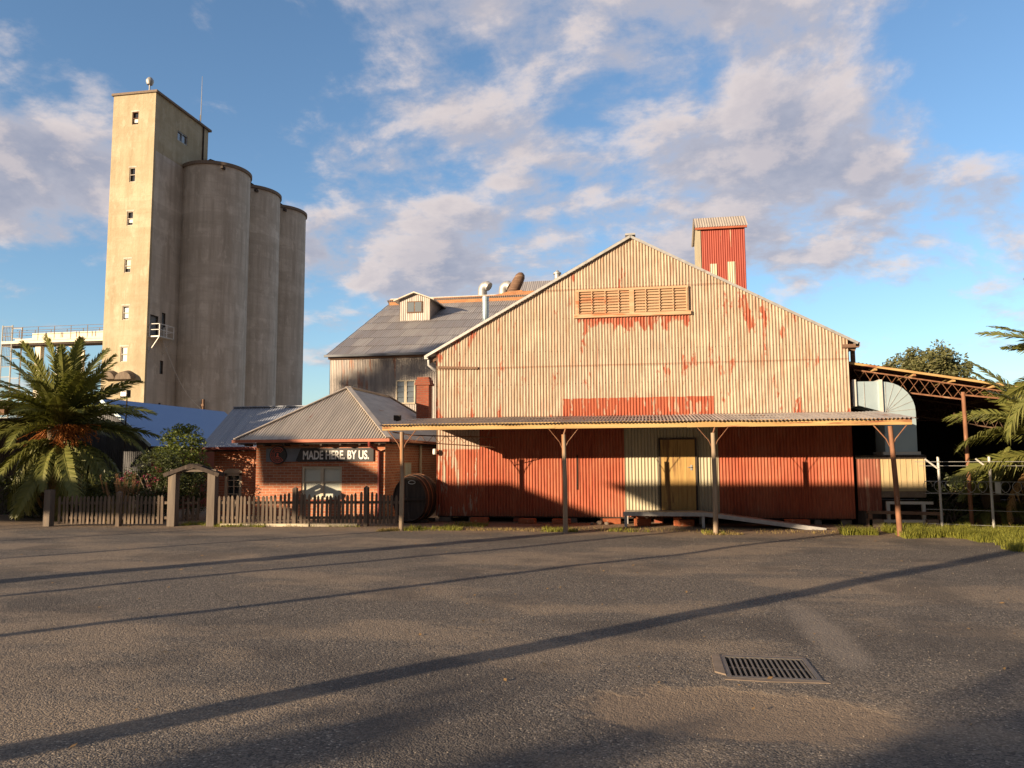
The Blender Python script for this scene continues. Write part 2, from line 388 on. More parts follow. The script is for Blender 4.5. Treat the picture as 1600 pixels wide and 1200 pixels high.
XL = -5.95
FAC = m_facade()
BRICK = m_brick('red_brick', (.47, .175, .085), (.36, .12, .058), (.48, .34, .24))
BRICKY = m_brick('orange_brick', (.50, .22, .085), (.40, .16, .06), (.42, .30, .2))
BRICKD = m_brick('chimney_brick', (.30, .08, .04), (.22, .055, .03), (.24, .13, .09))
CONC = m_concrete('cream_concrete', (.49, .43, .30), (.37, .315, .21), (.58, .53, .40))
CONCG = m_concrete('grey_concrete', (.66, .61, .53), (.44, .395, .33), (.76, .71, .625))
IRONG = m_roofiron('old_grey_iron', (.27, .26, .27), (.42, .40, .39), (.26, .13, .075), .60)
IRONW = m_roofiron('weathered_wall_iron', (.22, .20, .19), (.37, .34, .305), (.30, .13, .07), .57, (5, .4, .5))
IRONC = m_roofiron('cottage_roof_iron', (.40, .355, .305), (.54, .485, .415), (.30, .12, .06), .63, (4, .6, .6))
IRONB = m_roofiron('blue_grey_iron', (.26, .295, .36), (.35, .385, .45), (.22, .15, .11), .70, (6, .4, .4), .8, .05)
def m_millroof():
    m, t, b = mat('patchy_mill_roof', .6, .15, .35)
    P = t.pos(); x, y, z = t.sep(P)
    row = t.m('FLOOR', t.m('DIVIDE', t.m('SUBTRACT', y, 32.75), 1.255))
    wn = t.n('ShaderNodeTexWhiteNoise', noise_dimensions='2D'); t.set(wn.inputs['Vector'], t.comb(t.m('FLOOR', t.m('DIVIDE', t.m('ADD', x, t.m('MULTIPLY', row, .37)), .78)), row, 0))
    col = t.mix(wn.outputs[0], (.27, .265, .28), (.40, .385, .38))
    col = t.mix(t.m('MULTIPLY', t.step(t.noise(t.scale(P, (5, .5, .5)), 1.6, 6, .65), .42, .7), .5), col, (.25, .20, .165))
    fr = t.m('FRACT', t.m('DIVIDE', t.m('SUBTRACT', y, 32.75), 1.255)); ln = t.m('SUBTRACT', 1.0, t.step(t.m('ABSOLUTE', t.m('SUBTRACT', fr, .02)), .01, .05))
    col = t.mix(t.m('MULTIPLY', ln, .65), col, (.09, .075, .065))
    fx = t.m('FRACT', t.m('DIVIDE', t.m('ADD', x, t.m('MULTIPLY', row, .37)), .78)); lx = t.m('SUBTRACT', 1.0, t.step(fx, .0, .07))
    col = t.mix(t.m('MULTIPLY', lx, .45), col, (.10, .085, .075))
    t.set(b.inputs['Base Color'], col); return m
MILLR = m_millroof()
ZINCB = mottled('sky_tinted_zinc', (.13, .265, .53), (.145, .29, .57), .5, (1, .2, 1), .4, .1)  # blue of reflected sky and shade is put into this roof colour
GALV = mottled('galvanised_steel', (.36, .47, .53), (.41, .52, .57), 2, (1, 1, 1), .38, .25)  # slight blue stands in for the sky reflected in the steel
GALVD = mottled('dull_galvanised', (.34, .35, .35), (.46, .46, .45), 8, (1, 1, 1), .5, .4, (.28, .2, .14), .66)
STEELW = mottled('pale_grey_steel', (.50, .50, .47), (.60, .59, .55), 4, (1, 1, 1), .5, .1)
CREAMST = mottled('cream_steel', (.58, .52, .40), (.66, .60, .47), 3, (1, 1, 1), .55, .05)
RUST = mottled('rusty_brown_steel', (.20, .095, .055), (.30, .15, .085), 9, (1, 1, .3), .8, .1, (.36, .22, .14), .6)
REDIRON = mottled('red_painted_iron', (.33, .065, .04), (.25, .042, .028), 10, (1, 1, .08), .6, .05, (.44, .25, .17), .645, .35, 0, 7)
REDDULL = mottled('dull_red_iron', (.30, .11, .07), (.22, .07, .045), 9, (1, 1, .1), .7, .05, (.38, .22, .15), .6)
CREAMIRON = mottled('cream_zinc_iron', (.47, .42, .29), (.36, .33, .25), 14, (1, 1, .06), .5, .12, (.28, .21, .13), .66)
BEIGE = mottled('beige_panel', (.50, .40, .23), (.43, .335, .19), 8, (1, 1, .2), .6)
BEAM = m_timber('weathered_yellow_beam', (.52, .37, .17), (.40, .26, .11), (.26, .10, .055), 'x')
POSTW = m_timber('peeling_post', (.42, .34, .24), (.28, .21, .15), (.34, .17, .08))
PICKET = m_timber('grey_picket', (.155, .12, .09), (.095, .075, .06), (.22, .17, .125))
ARCHW = m_timber('grey_timber', (.165, .14, .115), (.11, .09, .075), (.22, .175, .13))
DOORW = m_timber('golden_ply_door', (.48, .32, .12), (.36, .225, .085), (.23, .135, .06))
DARKW = m_timber('dark_stained_timber', (.075, .058, .048), (.042, .034, .03), (.11, .09, .075))
BROWNW = m_timber('brown_timber', (.20, .125, .085), (.13, .08, .055), (.25, .17, .12), 'x')
LOUV = m_timber('louvre_timber', (.53, .385, .25), (.45, .28, .165), (.45, .17, .08), 'x')
REDTRIM = mottled('terracotta_paint', (.42, .13, .07), (.34, .10, .055), 5, (1, 1, 1), .5)
DKRED = mottled('dark_red_paint', (.20, .035, .025), (.15, .028, .02), 5, (1, 1, 1), .5)
CREAMP = mottled('cream_window_paint', (.56, .50, .37), (.48, .42, .31), 6, (1, 1, 1), .5)
BLIND = mottled('pale_blind', (.46, .49, .42), (.52, .54, .46), 2, (1, 1, 1), .3, 0, None, .6, .6)
BLACK = mottled('black_sign', (.018, .018, .022), (.026, .026, .03), 4, (1, 1, 1), .45)
SLATE = mottled('slate_sign', (.13, .15, .18), (.155, .175, .205), 4, (1, 1, 1), .45)
WHITEP = mottled('white_lettering', (.72, .72, .70), (.78, .78, .76), 4, (1, 1, 1), .5)
REDLOGO = mottled('red_logo', (.60, .11, .07), (.66, .14, .08), 4, (1, 1, 1), .5)
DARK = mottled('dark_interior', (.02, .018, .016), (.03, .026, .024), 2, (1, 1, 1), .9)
EARTH = mottled('dry_earth', (.13, .09, .06), (.20, .14, .09), 6, (1, 1, 1), .95, 0, None, .6, .2, .01)
BRICKLOOSE = mottled('loose_brick', (.40, .13, .06), (.30, .09, .04), 14, (1, 1, 1), .9, 0, (.45, .25, .15), .6, .2, .004)
STUMP = mottled('stump_concrete', (.24, .19, .15), (.17, .135, .105), 8, (1, 1, 1), .9)
FROND = m_leaf('palm_green', (.10, .125, .032), (.21, .205, .055), .15, .45)
FRONDD = m_leaf('dry_frond', (.30, .19, .075), (.22, .13, .055), .1, .7)
FRUIT = mottled('orange_fruit', (.40, .15, .03), (.28, .09, .02), 9, (1, 1, 1), .6)
PTRUNK = mottled('palm_trunk', (.13, .095, .065), (.20, .15, .10), 9, (1, 1, 2.5), .95, 0, None, .6, .2, .03)
LEAFB = m_leaf('bush_leaf', (.06, .10, .025), (.17, .20, .045), .25)
LEAFD = m_leaf('dark_leaf', (.035, .05, .02), (.07, .085, .03), .15)
LEAFE = m_leaf('gum_leaf', (.08, .10, .04), (.22, .21, .09), .2)
FLOWER = m_leaf('magenta_flower', (.34, .03, .11), (.22, .03, .06), .25)
PLUME = m_leaf('dry_plume', (.42, .25, .13), (.32, .17, .09), .2, .8)
GRASS = m_leaf('green_grass', (.14, .17, .03), (.33, .32, .06), .3)
GRASSD = m_leaf('dry_grass', (.36, .26, .11), (.22, .18, .06), .25, .8)
BARK = mottled('bark', (.14, .11, .085), (.22, .18, .14), 6, (1, 1, .3), .95)
ASPH = m_asphalt()
IRONCAST = mottled('worn_cast_iron', (.115, .11, .105), (.16, .15, .14), 12, (1, 1, 1), .55, .3)
STONE = m_leaf('pale_pebble', (.12, .105, .09), (.34, .30, .26), 0, .9)
def m_glass(name, col, rough=.06):
    m, t, b = mat(name, rough, 0, .9); t.set(b.inputs['Base Color'], col); b.inputs['Coat Weight'].default_value = .6; return m
IRONDK = m_roofiron('shade_toned_iron', (.06, .064, .072), (.085, .088, .095), (.07, .05, .04), .66, (5, .5, .5))  # iron darkened so its colour carries the shade of the palm
GLASSD = m_glass('dark_glass', (.03, .035, .042))
GLASSB = m_glass('dull_window_glass', (.16, .19, .21), .12)
LAMPG = m_glass('lamp_glass', (.55, .55, .52), .2)
WHITEBD = mottled('white_board', (.74, .74, .71), (.70, .70, .67), 4, (1, 1, 1), .6)

# ------------------------------------------------------------------ ground
def hgt(x, y):
    h = .028*mnoise.noise((x*.22, y*.30, 0)) + .012*mnoise.noise((x*.8, y*.9, 3))
    q = math.hypot((x-.55)/1.3, (y-5.75)/.75); h -= .035*max(0, 1-q*q)
    if math.hypot((x-.93)/.55, (y-6.95)/.5) < 1.6: h *= max(0, (math.hypot((x-.93)/.55, (y-6.95)/.5)-1)/.6) if math.hypot((x-.93)/.55, (y-6.95)/.5) > 1 else 0
    f = min(1, max(0, (18.2-y)/2.5)); return h*f - .004
def ground():
    mb = MB(); xs = [-26+.25*i for i in range(177)]; ys = [2.0+.25*i for i in range(89)]
    hx, hy = (.62, 1.28), (6.64, 7.26)
    xs = sorted(set(xs + [.62, 1.28])); ys = sorted(set(ys + [6.64, 7.26]))
    vs = [(x, y, hgt(x, y)) for y in ys for x in xs]; n = len(xs); fs = []
    for j in range(len(ys)-1):
        for i in range(n-1):
            cx = (xs[i]+xs[i+1])/2; cy = (ys[j]+ys[j+1])/2
            if .62 < cx < 1.28 and 6.64 < cy < 7.26: continue
            fs.append((j*n+i, j*n+i+1, (j+1)*n+i+1, (j+1)*n+i))
    mb.add(vs, fs)
    x0, x1, y0, y1 = xs[0], xs[-1], ys[0], ys[-1]; B = 900
    e = -.006
    mb.add([(-B,-B,e),(B,-B,e),(B,y0+.02,e),(-B,y0+.02,e)], [(0,1,2,3)])
    mb.add([(-B,y1-.02,e),(B,y1-.02,e),(B,B,e),(-B,B,e)], [(0,1,2,3)])
    mb.add([(-B,y0+.02,e),(x0+.02,y0+.02,e),(x0+.02,y1-.02,e),(-B,y1-.02,e)], [(0,1,2,3)])
    mb.add([(x1-.02,y0+.02,e),(B,y0+.02,e),(B,y1-.02,e),(x1-.02,y1-.02,e)], [(0,1,2,3)])
    # walls of the drain pit
    a, b, c, d = .62, 1.28, 6.64, 7.26
    mb.add([(a,c,-.01),(b,c,-.01),(b,d,-.01),(a,d,-.01),(a,c,-.5),(b,c,-.5),(b,d,-.5),(a,d,-.5)], [(0,1,5,4),(1,2,6,5),(2,3,7,6),(3,0,4,7),(4,5,6,7)])
    tag(mb.build('ground', ASPH, None, None, 40), kind='structure')
ground()

# ------------------------------------------------------------------ the big corrugated shed
XL, XR, XA, YF, ZA, ZE = -5.95, 5.25, -.36, 21.5, 7.92, 4.86
YB = 32.3
def gable(x): return ZA - abs(x-XA)*((ZA-ZE)/(XR-XA))
shed = thing('corrugated_shed', 'big gabled corrugated iron shed with faded cream upper wall and peeling red lower wall', 'shed', (XA, YF, 0))
def opening_strip(mb, x0, x1, lo, hi, laps):
    mb.corr((x0, YF, 0), (1,0,0), (0,-1,0), (0,0,1), x1-x0, lo, hi,   .083, .0145, 8, laps, .012)
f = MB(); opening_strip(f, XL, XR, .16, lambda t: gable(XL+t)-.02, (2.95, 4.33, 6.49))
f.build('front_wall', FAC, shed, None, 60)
f = MB()
f.corr((XL-.01, YB, 0), (0,-1,0), (-1,0,0), (0,0,1), YB-YF, .16, ZE, .0765, .010, 4, (2.9,)); f.build('side_wall', IRONW, shed, None, 60)
f = MB(); f.corr((XR+.01, YF+.02, 0), (0,1,0), (1,0,0), (0,0,1), YB-YF, .16, ZE, .0765, .010, 4, (2.9,)); f.build('side_wall', REDDULL, shed, None, 60)
f = MB(); f.prism([(XL, .16), (XR, .16), (XR, ZE), (XA, ZA-.02), (XL, ZE)], 'y', YB-.05, YB); f.build('rear_wall', IRONW, shed)
f = MB(); f.box(XL+.03, XR-.03, YF+.06, YB-.1, .12, .2); f.build('floor', DARKW, shed)
sl_ = (ZA-ZE)/(XR-XA)
for sg, xe in ((-1, XL-.30), (1, XR+.24)):
    f = MB(); a = Vector((XA, YF-.10, ZA+.04)); L = math.hypot(xe-XA, sl_*(xe-XA))
    dn = Vector((sg, 0, -sl_)).normalized(); nn = Vector((sg*sl_, 0, 1)).normalized()
    if sg < 0: f.corr(a, (0,1,0), nn, dn, YB-YF+.2, 0, L, .0765, .009, 4)
    else: f.corr(a + Vector((0, YB-YF+.2, 0)), (0,-1,0), nn, dn, YB-YF+.2, 0, L, .0765, .009, 4)
    f.build('roof_sheet', IRONG, shed, None, 60)
    f = MB(); e = a + dn*L
    f.beam(a + Vector((0, -.02, -.045)), e + Vector((0, -.02, -.045)), .035, .07); f.build('barge_trim', GALVD, shed)
    f = MB(); f.beam(e + Vector((0, 0, -.07)), e + Vector((0, YB-YF, -.07)), .11, .10); f.build('gutter', GALVD, shed)
    for k in range(9):
        f = MB(); f.beam((xe-sg*.02, YF+.06+k*1.3, gable(xe)-.13), (XL+.05 if sg < 0 else XR-.05, YF+.06+k*1.3, ZE-.16), .05, .14); f.build('eave_rafter', BROWNW, shed)
f = MB(); f.beam((XA, YF-.12, ZA+.06), (XA, YB+.1, ZA+.06), .28, .05); f.build('ridge_cap', GALVD, shed)
f = MB(); f.tube([(XL-.24, YF-.02, ZE-.25), (XL-.24, YF-.02, ZE-.40), (XL-.10, YF+.02, ZE-.52), (XL-.06, YF+.05, ZE-.55)], .045, 8); f.build('downpipe', GALVD, shed, None, 50)
f = MB(); f.beam((XR-.15, YF-.06, ZE-.20), (XR+.27, YF-.06, ZE-.20), .08, .09); f.build('eave_bracket', BROWNW, shed)
f = MB(); f.beam((XL+.06, YF-.05, 4.38), (XL+1.22, YF-.05, 4.33), .05, .07); f.build('wall_batten', BROWNW, shed)
# louvred vent
lv = MB()
x0, x1, z0, z1 = -1.85, 1.12, 5.76, 6.40
for (a, b, c, d) in ((x0-.06, x1+.06, z1, z1+.06), (x0-.10, x1+.12, z0-.10, z0)): lv.box(a, b, YF-.11, YF+.01, c, d)
for xx in (x0-.06, -.42, x1-.0): lv.box(xx, xx+(.13 if abs(xx+.42) < .01 else .06), YF-.10, YF+.01, z0, z1)
vent = lv.build('louvre_vent', LOUV, shed)
lv = MB()
for k in range(8):
    z = z0+.02+k*.08
    for a, b in ((x0, -.42), (-.29, x1)): lv.beam((a, YF-.055, z+.03), (b, YF-.055, z+.03), .085, .014, (0, -.75, .66))
lv.build('louvre_blade', LOUV, vent)
for k in range(9):
    xx = x0+.02+(x1-x0)*k/8
    if abs(xx+.36) > .1: lv = MB(); lv.box(xx-.012, xx+.012, YF-.115, YF-.10, z0, z1); lv.build('louvre_strut', LOUV, vent)
# cream patch and door
f = MB(); f.corr((-.64, YF-.035, 0), (1,0,0), (0,-1,0), (0,0,1), .95, .27, 2.62, .0875, .0145, 8, ()); f.corr((1.27, YF-.035, 0), (1,0,0), (0,-1,0), (0,0,1), .58, .27, 2.62, .0875, .0145, 8, ())
f.corr((.31, YF-.035, 0), (1,0,0), (0,-1,0), (0,0,1),   .96, 2.28, 2.62, .0875, .0145, 8, ())
tag(f.build('wall_panel', CREAMIRON, shed, None, 60), 'bare cream iron cladding around the wooden door')
dr = MB()
for k in range(4): dr.box(.33+.228*k, .33+.228*k+.222, YF-.085, YF-.03, .35, 2.24)
door = tag(dr.build('door', DOORW, shed), 'golden plywood door')
f = MB(); f.box(.36, .73, YF-.105, YF-.086, .37, .56); f.build('kick_plate', DOORW, door)
f = MB(); f.tube([(1.13, YF-.087, 1.50), (1.13, YF-.13, 1.50), (1.03, YF-.135, 1.50)], .012, 6); f.box(1.11, 1.16, YF-.10, YF-.086, 1.42, 1.56); f.build('handle', GALVD, door)
f = MB(); f.box(.28, .326, YF-.10, YF-.03, .32, 2.28); f.box(1.245, 1.29, YF-.10, YF-.03, .32, 2.28); f.box(.28, 1.29, YF-.102, YF-.032, 2.242, 2.29); f.build('door_frame', DARKW, shed)
# stumps that carry the shed
def stump(x, w=.22, mat_=None, y=None, d=.25, h=.15):
    f = MB(); yy = y or YF+.22; f.box(x-w/2, x+w/2, yy-d/2, yy+d/2, -.01, h); f.build('stump', mat_ or STUMP, shed)
stump(-5.72, .34, None, YF+.2)
for x in (-4.9, -3.62, -2.1, -1.2, .25, 1.0, 1.62, 2.9, 3.7, 4.35, 5.05): stump(x, .26 if x not in (1.62, 4.35) else .16, BRICKD if x in (-3.62, .25, 2.9) else None)
for k in range(7):
    stump(-5.2+k*1.65, .3, None, YF+1.9)
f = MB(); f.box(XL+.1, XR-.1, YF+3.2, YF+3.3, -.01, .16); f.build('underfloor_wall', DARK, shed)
f = MB(); f.beam((-1.95, YF-.02, .9), (-1.93, YF-.02, 1.85), .03, .02); f.build('sheet_gap', DARK, shed)
# loose masonry under the shed edge
for i, (x, y, w, h, l) in enumerate(((-4.62, 21.15, .50, .15, 'red masonry block under the shed edge, left of the first verandah bay'), (-3.28, 21.12, .46, .14, 'second red masonry block from the left under the shed edge'),
        (-2.35, 21.1, .5, .13, 'dusty brown block beside the second verandah post'), (-1.0, 21.2, .46, .15, 'brown block against the shed base just left of the steel landing'),
        (-.18, 20.75, .42, .19, 'orange sunlit block under the left of the landing'), (.92, 20.75, .40, .17, 'orange sunlit block under the right of the landing'),
        (3.72, 21.05, .60, .17, 'dull red block lying under the shed beyond the ramp'))):
    f = MB(); f.box(-w/2, w/2, -.12, .12, 0, h)
    o = f.build('masonry_block', BRICKLOOSE, None, (0,0,0)); o.location = (x, y, -.005); o.rotation_euler.z = (.1, -.15, .05, .2, -.12, .2, .02)[i]
    bv = o.modifiers.new('bevel', 'BEVEL'); bv.width = .018; bv.segments = 2
    tag(o, l, 'masonry block', 'masonry blocks under the shed')
for i, (x, y, w, h, l) in enumerate(((-.22, 20.78, .22, .16, 'upright brick standing on the orange block under the left of the landing'), (.72, 20.85, .2, .22, 'pale brick leaning behind the right orange block under the landing'))):
    f = MB(); f.box(-w/2, w/2, -.09, .09, 0, h)
    o = f.build('brick', BRICKLOOSE, None, (0,0,0)); o.location = (x, y, .183 if i == 0 else -.005); o.rotation_euler.z = .1
    bv = o.modifiers.new('bevel', 'BEVEL'); bv.width = .012; tag(o, l, 'brick', 'loose bricks under the landing')
rnd = random.Random(3)
for i, (x, y, r, l) in enumerate(((-1.12, 20.95, .07, 'grey rubble stone left of the landing leg, nearest the leg'), (-1.32, 21.0, .09, 'larger grey rubble stone in the middle of the three left of the landing'), (-1.5, 20.92, .06, 'small rubble stone, leftmost of the three left of the landing'))):
    bm = bmesh.new(); bmesh.ops.create_icosphere(bm, subdivisions=2, radius=r)
    for v in bm.verts: v.co *= 1+.35*mnoise.noise(v.co*14+Vector((i*5, 0, 0))); v.co.z *= .7
    me = bpy.data.meshes.new('rubble_stone'); bm.to_mesh(me); bm.free(); me.materials.append(STUMP)
    o = bpy.data.objects.new('rubble_stone', me); C.objects.link(o); o.location = (x, y, r*.4); tag(o, l, 'stone', 'rubble stones by the landing')

# verandah
VY, VZ = 18.65, 2.47
ver = thing('verandah', 'long low verandah with yellow timber beam and corrugated roof across the shed front', 'verandah', (-.4, VY, 0))
f = MB(); vx0, vx1 = -6.62, 5.93
up_ = Vector((0, YF-VY+.12, .32)); Ln = up_.length
rv = random.Random(5)
f.corr((vx0, VY-.14, 2.60), (1,0,0), (0,-.11,1), up_, vx1-vx0, lambda t: .05*mnoise.noise((t*1.7, 0, 5)) , Ln-.06, .088, .019, 6, (), .02)
f.build('roof_sheet', IRONG, ver, None, 60)
f = MB(); f.box(-6.56, -2.2, VY-.05, VY+.05, 2.475, 2.63); f.box(-2.197, .9, VY-.045, VY+.05, 2.47, 2.625); f.box(.903, 5.83, VY-.05, VY+.045, 2.465, 2.62); f.build('beam', BEAM, ver)
f = MB()
for k in range(14):
    x = -6.3+k*.92; f.beam((x, VY+.06, 2.53), (x, YF-.02, 2.82), .05, .10)
for k in (.33, .66): f.beam((vx0+.05, VY+(YF-VY)*k, 2.59+.32*k), (vx1-.1, VY+(YF-VY)*k, 2.59+.32*k), .07, .045)
f.build('rafter', DARKW, ver)
f = MB(); f.beam((XL+.05, YF-.07, 2.86), (XR, YF-.07, 2.86), .09, .06); f.build('wall_plate', BROWNW, ver)
for i, (xb, xt) in enumerate(((-6.06, -6.06), (-1.98, -2.0), (1.50, 1.50), (5.47, 5.38))):
    f = MB(); f.tube([(xb, VY, -.03), (xb+(xt-xb)*.5+.012, VY+.01, 1.2), (xt, VY, 2.33 if i in (1, 2) else 2.44)], [.06, .056, .05], 10)
    po = f.build('post', (POSTW, POSTW, POSTW, RUST)[i], ver, None, 50)
    f = MB()
    for sg in (-1, 1): f.tube([(xt+sg*.03, VY, 1.98), (xt+sg*.10, VY, 2.15), (xt+sg*.36, VY, 2.47)], .008 if i in (1, 2) else .013, 6)
    f.build('brace', RUST, po, None, 50)
    if i in (1, 2):
        f = MB(); f.tube([(xt, VY, 2.31), (xt+.05, VY, 2.47)], .018, 6); f.build('strut', RUST, po)
f = MB(); a = Vector((-6.3, VY+.1, 2.30)); 
f.tube([(-6.35, VY+.12, 2.44), (-5.9, VY+.4, 2.36), (-3.9, YF-1.2, 2.32)], .016, 5); f.tube([(-6.0, VY+.3, 2.20), (-4.0, YF-1.2, 2.06)], .014, 5)
for k in range(7):
    p = Vector((-6.0+.28*k, VY+.3+.19*k, 2.37)); f.tube([p, p+Vector((.14, .1, -.2)), p+Vector((.28, .19, -.02))], .008, 4)
f.build('truss', RUST, ver)

# landing and ramp
lr = thing('loading_ramp', 'low grey steel landing with long ramp in front of the wooden door', 'ramp', (.4, 20.6, 0))
f = MB(); f.box(-.64, 1.38, 20.25, 21.38, .30, .36); f.build('deck', GALVD, lr)
f = MB(); f.beam((-.66, 20.22, .335), (1.38, 20.22, .335), .05, .10); f.beam((1.38, 20.22, .335), (4.2, 20.0, -.01), .05, .10); f.build('edge_rail', GALVD, lr)
f = MB(); f.add([(1.38, 20.25, .36), (4.2, 20.05, .012), (4.2, 21.0, .012), (1.38, 21.3, .36), (1.38, 20.25, .31), (4.2, 20.05, -.03), (4.2, 21.0, -.03), (1.38, 21.3, .31)], [(0,1,2,3),(7,6,5,4),(0,4,5,1),(1,5,6,2),(2,6,7,3),(3,7,4,0)]); f.build('ramp', GALVD, lr)
for x in (-.6, 1.33):
    for y in (20.26, 21.3): f = MB(); f.box(x-.035, x+.035, y-.035, y+.035, -.01, .30); f.build('leg', GALVD, lr)

# red turret on the shed roof
tu = thing('roof_turret', 'narrow red corrugated tower with pale skillion roof rising behind the shed gable', 'turret', (2.75, 28, 0))
tx0, tx1, ty0, ty1 = 1.94, 3.56, 28.0, 29.9
f = MB(); f.corr((tx0, ty0, 0), (1,0,0), (0,-1,0), (0,0,1), tx1-tx0, 5.5, 9.99, .0765, .010, 5); f.corr((tx1, ty0, 0), (0,1,0), (1,0,0), (0,0,1), ty1-ty0, 5.5, lambda t: 9.99+.76*t if t < .62 else 10.46-.47*(t-.62), .0765, .010, 4)
f.build('wall', REDIRON, tu, None, 60)
f = MB(); f.corr((tx0, ty1, 0), (0,-1,0), (-1,0,0), (0,0,1), ty1-ty0, 5.5, lambda t: 9.86+.47*t if t < 1.28 else 10.46-.76*(t-1.28), .0765, .010, 4); f.box(tx0-.02, tx0+.09, ty0-.03, ty0-.015, 5.5, 9.99); f.build('side_wall', CREAMIRON, tu, None, 60)
f = MB(); f.box(tx0, tx1, ty1-.03, ty1, 5.5, 9.86); f.build('rear_wall', IRONW, tu)
f = MB(); f.corr((tx0-.12, ty0-.14, 9.97), (1,0,0), (0,-.75,1), (0,1,.75), tx1-tx0+.22, 0, .95, .088, .014, 5); f.corr((tx0-.12, ty0+.62, 10.54), (1,0,0), (0,.5,1), (0,1,-.5), tx1-tx0+.22, 0, 1.55, .088, .014, 5); f.build('roof', IRONC, tu, None, 60)
f = MB(); f.box(tx0-.1, tx1+.08, ty0-.12, ty0-.04, 9.9, 9.98); f.build('fascia', REDTRIM, tu)
f = MB()
for a, b, h in ((.38, .62, 8.9), (.98, 1.26, 8.95)): f.corr((tx0+a, ty0-.02, 0), (1,0,0), (0,-1,0), (0,0,1), b-a, 6.5, h-.25, .0765, .010, 5)
f.build('patch_sheet', CREAMIRON, tu, None, 60)

# ------------------------------------------------------------------ brick cottage
CX0, CX1, CY0, CY1, CZ = -11.76, -7.66, 22.0, 31.0, 2.36
cot = thing('brick_cottage', 'low red brick cottage with hipped corrugated roof and white window behind the picket fence', 'cottage', (-9.7, CY0, 0))
def wall_x(mb, x0, x1, y, z0, z1, holes, th=.2):
    "front wall facing -Y with rectangular holes (x0,x1,z0,z1)"
    xs = sorted({x0, x1, *[h[0] for h in holes], *[h[1] for h in holes]})
    for a, b in zip(xs, xs[1:]):
        cut = [h for h in holes if h[0] <= a+1e-6 and h[1] >= b-1e-6]
        zs = z0
        for h in sorted(cut, key=lambda h: h[2]):
            if h[2] > zs: mb.box(a, b, y, y+th, zs, h[2])
            zs = h[3]
        if zs < z1: mb.box(a, b, y, y+th, zs, z1)
win = (-10.28, -9.0, .58, 1.56)
f = MB(); wall_x(f, CX0, CX1, CY0, -.01, CZ, [win]); f.build('front_wall', BRICK, cot)
f = MB(); f.box(CX1-.2, CX1, CY0+.2, CY1, -.01, CZ); f.build('side_wall', BRICK, cot)
f = MB(); f.box(CX0, CX0+.2, CY0+.2, CY1, -.01, CZ); f.build('side_wall', BRICK, cot)
f = MB(); f.box(CX0+.2, CX1-.2, CY1-.2, CY1, -.01, CZ); f.build('rear_wall', BRICK, cot)
f = MB(); a, b, c, d = win
for q in ((a, a+.075, c, d), (b-.075, b, c, d), (a, b, d-.07, d-.002), (a, b, c, c+.05), ((a+b)/2-.05, (a+b)/2+.05, c, d)):
    f.box(q[0]+.002, q[1]-.002, CY0+.03+.002*(q[3]-q[2] > .5), CY0+.13, q[2]+.001, q[3]-.001)
wn = f.build('window', CREAMP, cot)
f = MB()
for x in ((a+.075, (a+b)/2-.05), ((a+b)/2+.05, b-.075)): f.box(x[0], x[1], CY0+.05, CY0+.11, 1.08, 1.125)
f.build('sash_bar', CREAMP, wn)
f = MB()
for x in ((a+.075, (a+b)/2-.05), ((a+b)/2+.05, b-.075)): f.box(x[0], x[1], CY0+.09, CY0+.12, c+.05, d-.07)
f.build('pane', BLIND, wn)
f = MB(); f.box(a-.08, b+.08, CY0-.05, CY0+.028, c-.07, c-.005); f.build('sill', BRICKD, wn)
ex0, ex1, ey0 = -12.25, -7.40, 21.55
ap = Vector((-9.83, 24.45, 4.15)); ap2 = Vector((ap.x, 28.6, 4.15)); zE = 2.36; ey1 = 31.5
rf = MB()
hw = (ex1-ex0)/2; up1 = Vector((0, ap.y-ey0, ap.z-zE)); L1 = up1.length
rf.corr((ex0, ey0, zE), (1,0,0), (0,-1,1.5), up1, ex1-ex0, 0, lambda t: L1*max(0, 1-abs(t-hw)/hw), .088, .016, 6)
up2 = Vector((ap.x-ex1, 0, ap.z-zE)); L2 = up2.length; LL = ey1-ey0; f1 = ap.y-ey0; f2 = ey1-ap2.y
def side_h(t): return L2*min(1, t/f1, (LL-t)/f2) if LL-t > 0 else 0
rf.corr((ex1, ey0, zE), (0,1,0), (1,0,1.3), up2, LL, 0, side_h, .0765, .010, 4)
rf.corr((ex0, ey1, zE), (0,-1,0), (-1,0,1.3), Vector((ap.x-ex0, 0, ap.z-zE)), LL, 0, lambda t: side_h(LL-t), .0765, .010, 4)
up4 = Vector((0, ap2.y-ey1, ap.z-zE)); L4 = up4.length
rf.corr((ex1, ey1, zE), (-1,0,0), (0,1,1.5), up4, ex1-ex0, 0, lambda t: L4*max(0, 1-abs(t-hw)/hw), .0765, .010, 4)
roof = rf.build('roof', IRONC, cot, None, 60)
f = MB()
for p, q in (((ex0, ey0, zE), ap), ((ex1, ey0, zE), ap), (ap, ap2), ((ex1, ey1, zE), ap2)): f.beam(Vector(p)+Vector((0,0,.03)), Vector(q)+Vector((0,0,.03)), .17, .025)
f.build('ridge_cap', IRONC, roof)
f = MB(); cx, cy = -8.35, 28.4
f.box(cx-.24, cx+.24, cy-.24, cy+.24, 2.6, 4.55); f.box(cx-.30, cx+.30, cy-.30, cy+.30, 4.55, 4.64); f.box(cx-.27, cx+.27, cy-.27, cy+.27, 4.64, 4.76); f.box(cx-.23, cx+.23, cy-.23, cy+.23, 4.76, 4.86)
f.build('chimney', BRICKD, roof)
f = MB(); f.box(ex0-.03, ex1+.05, ey0-.09, ey0+.02, zE-.09, zE-.005); f.build('gutter', REDTRIM, cot)
f = MB(); f.box(ex1-.03, ex1+.07, ey0+.03, ey1, zE-.09, zE-.005); f.build('gutter', REDTRIM, cot)
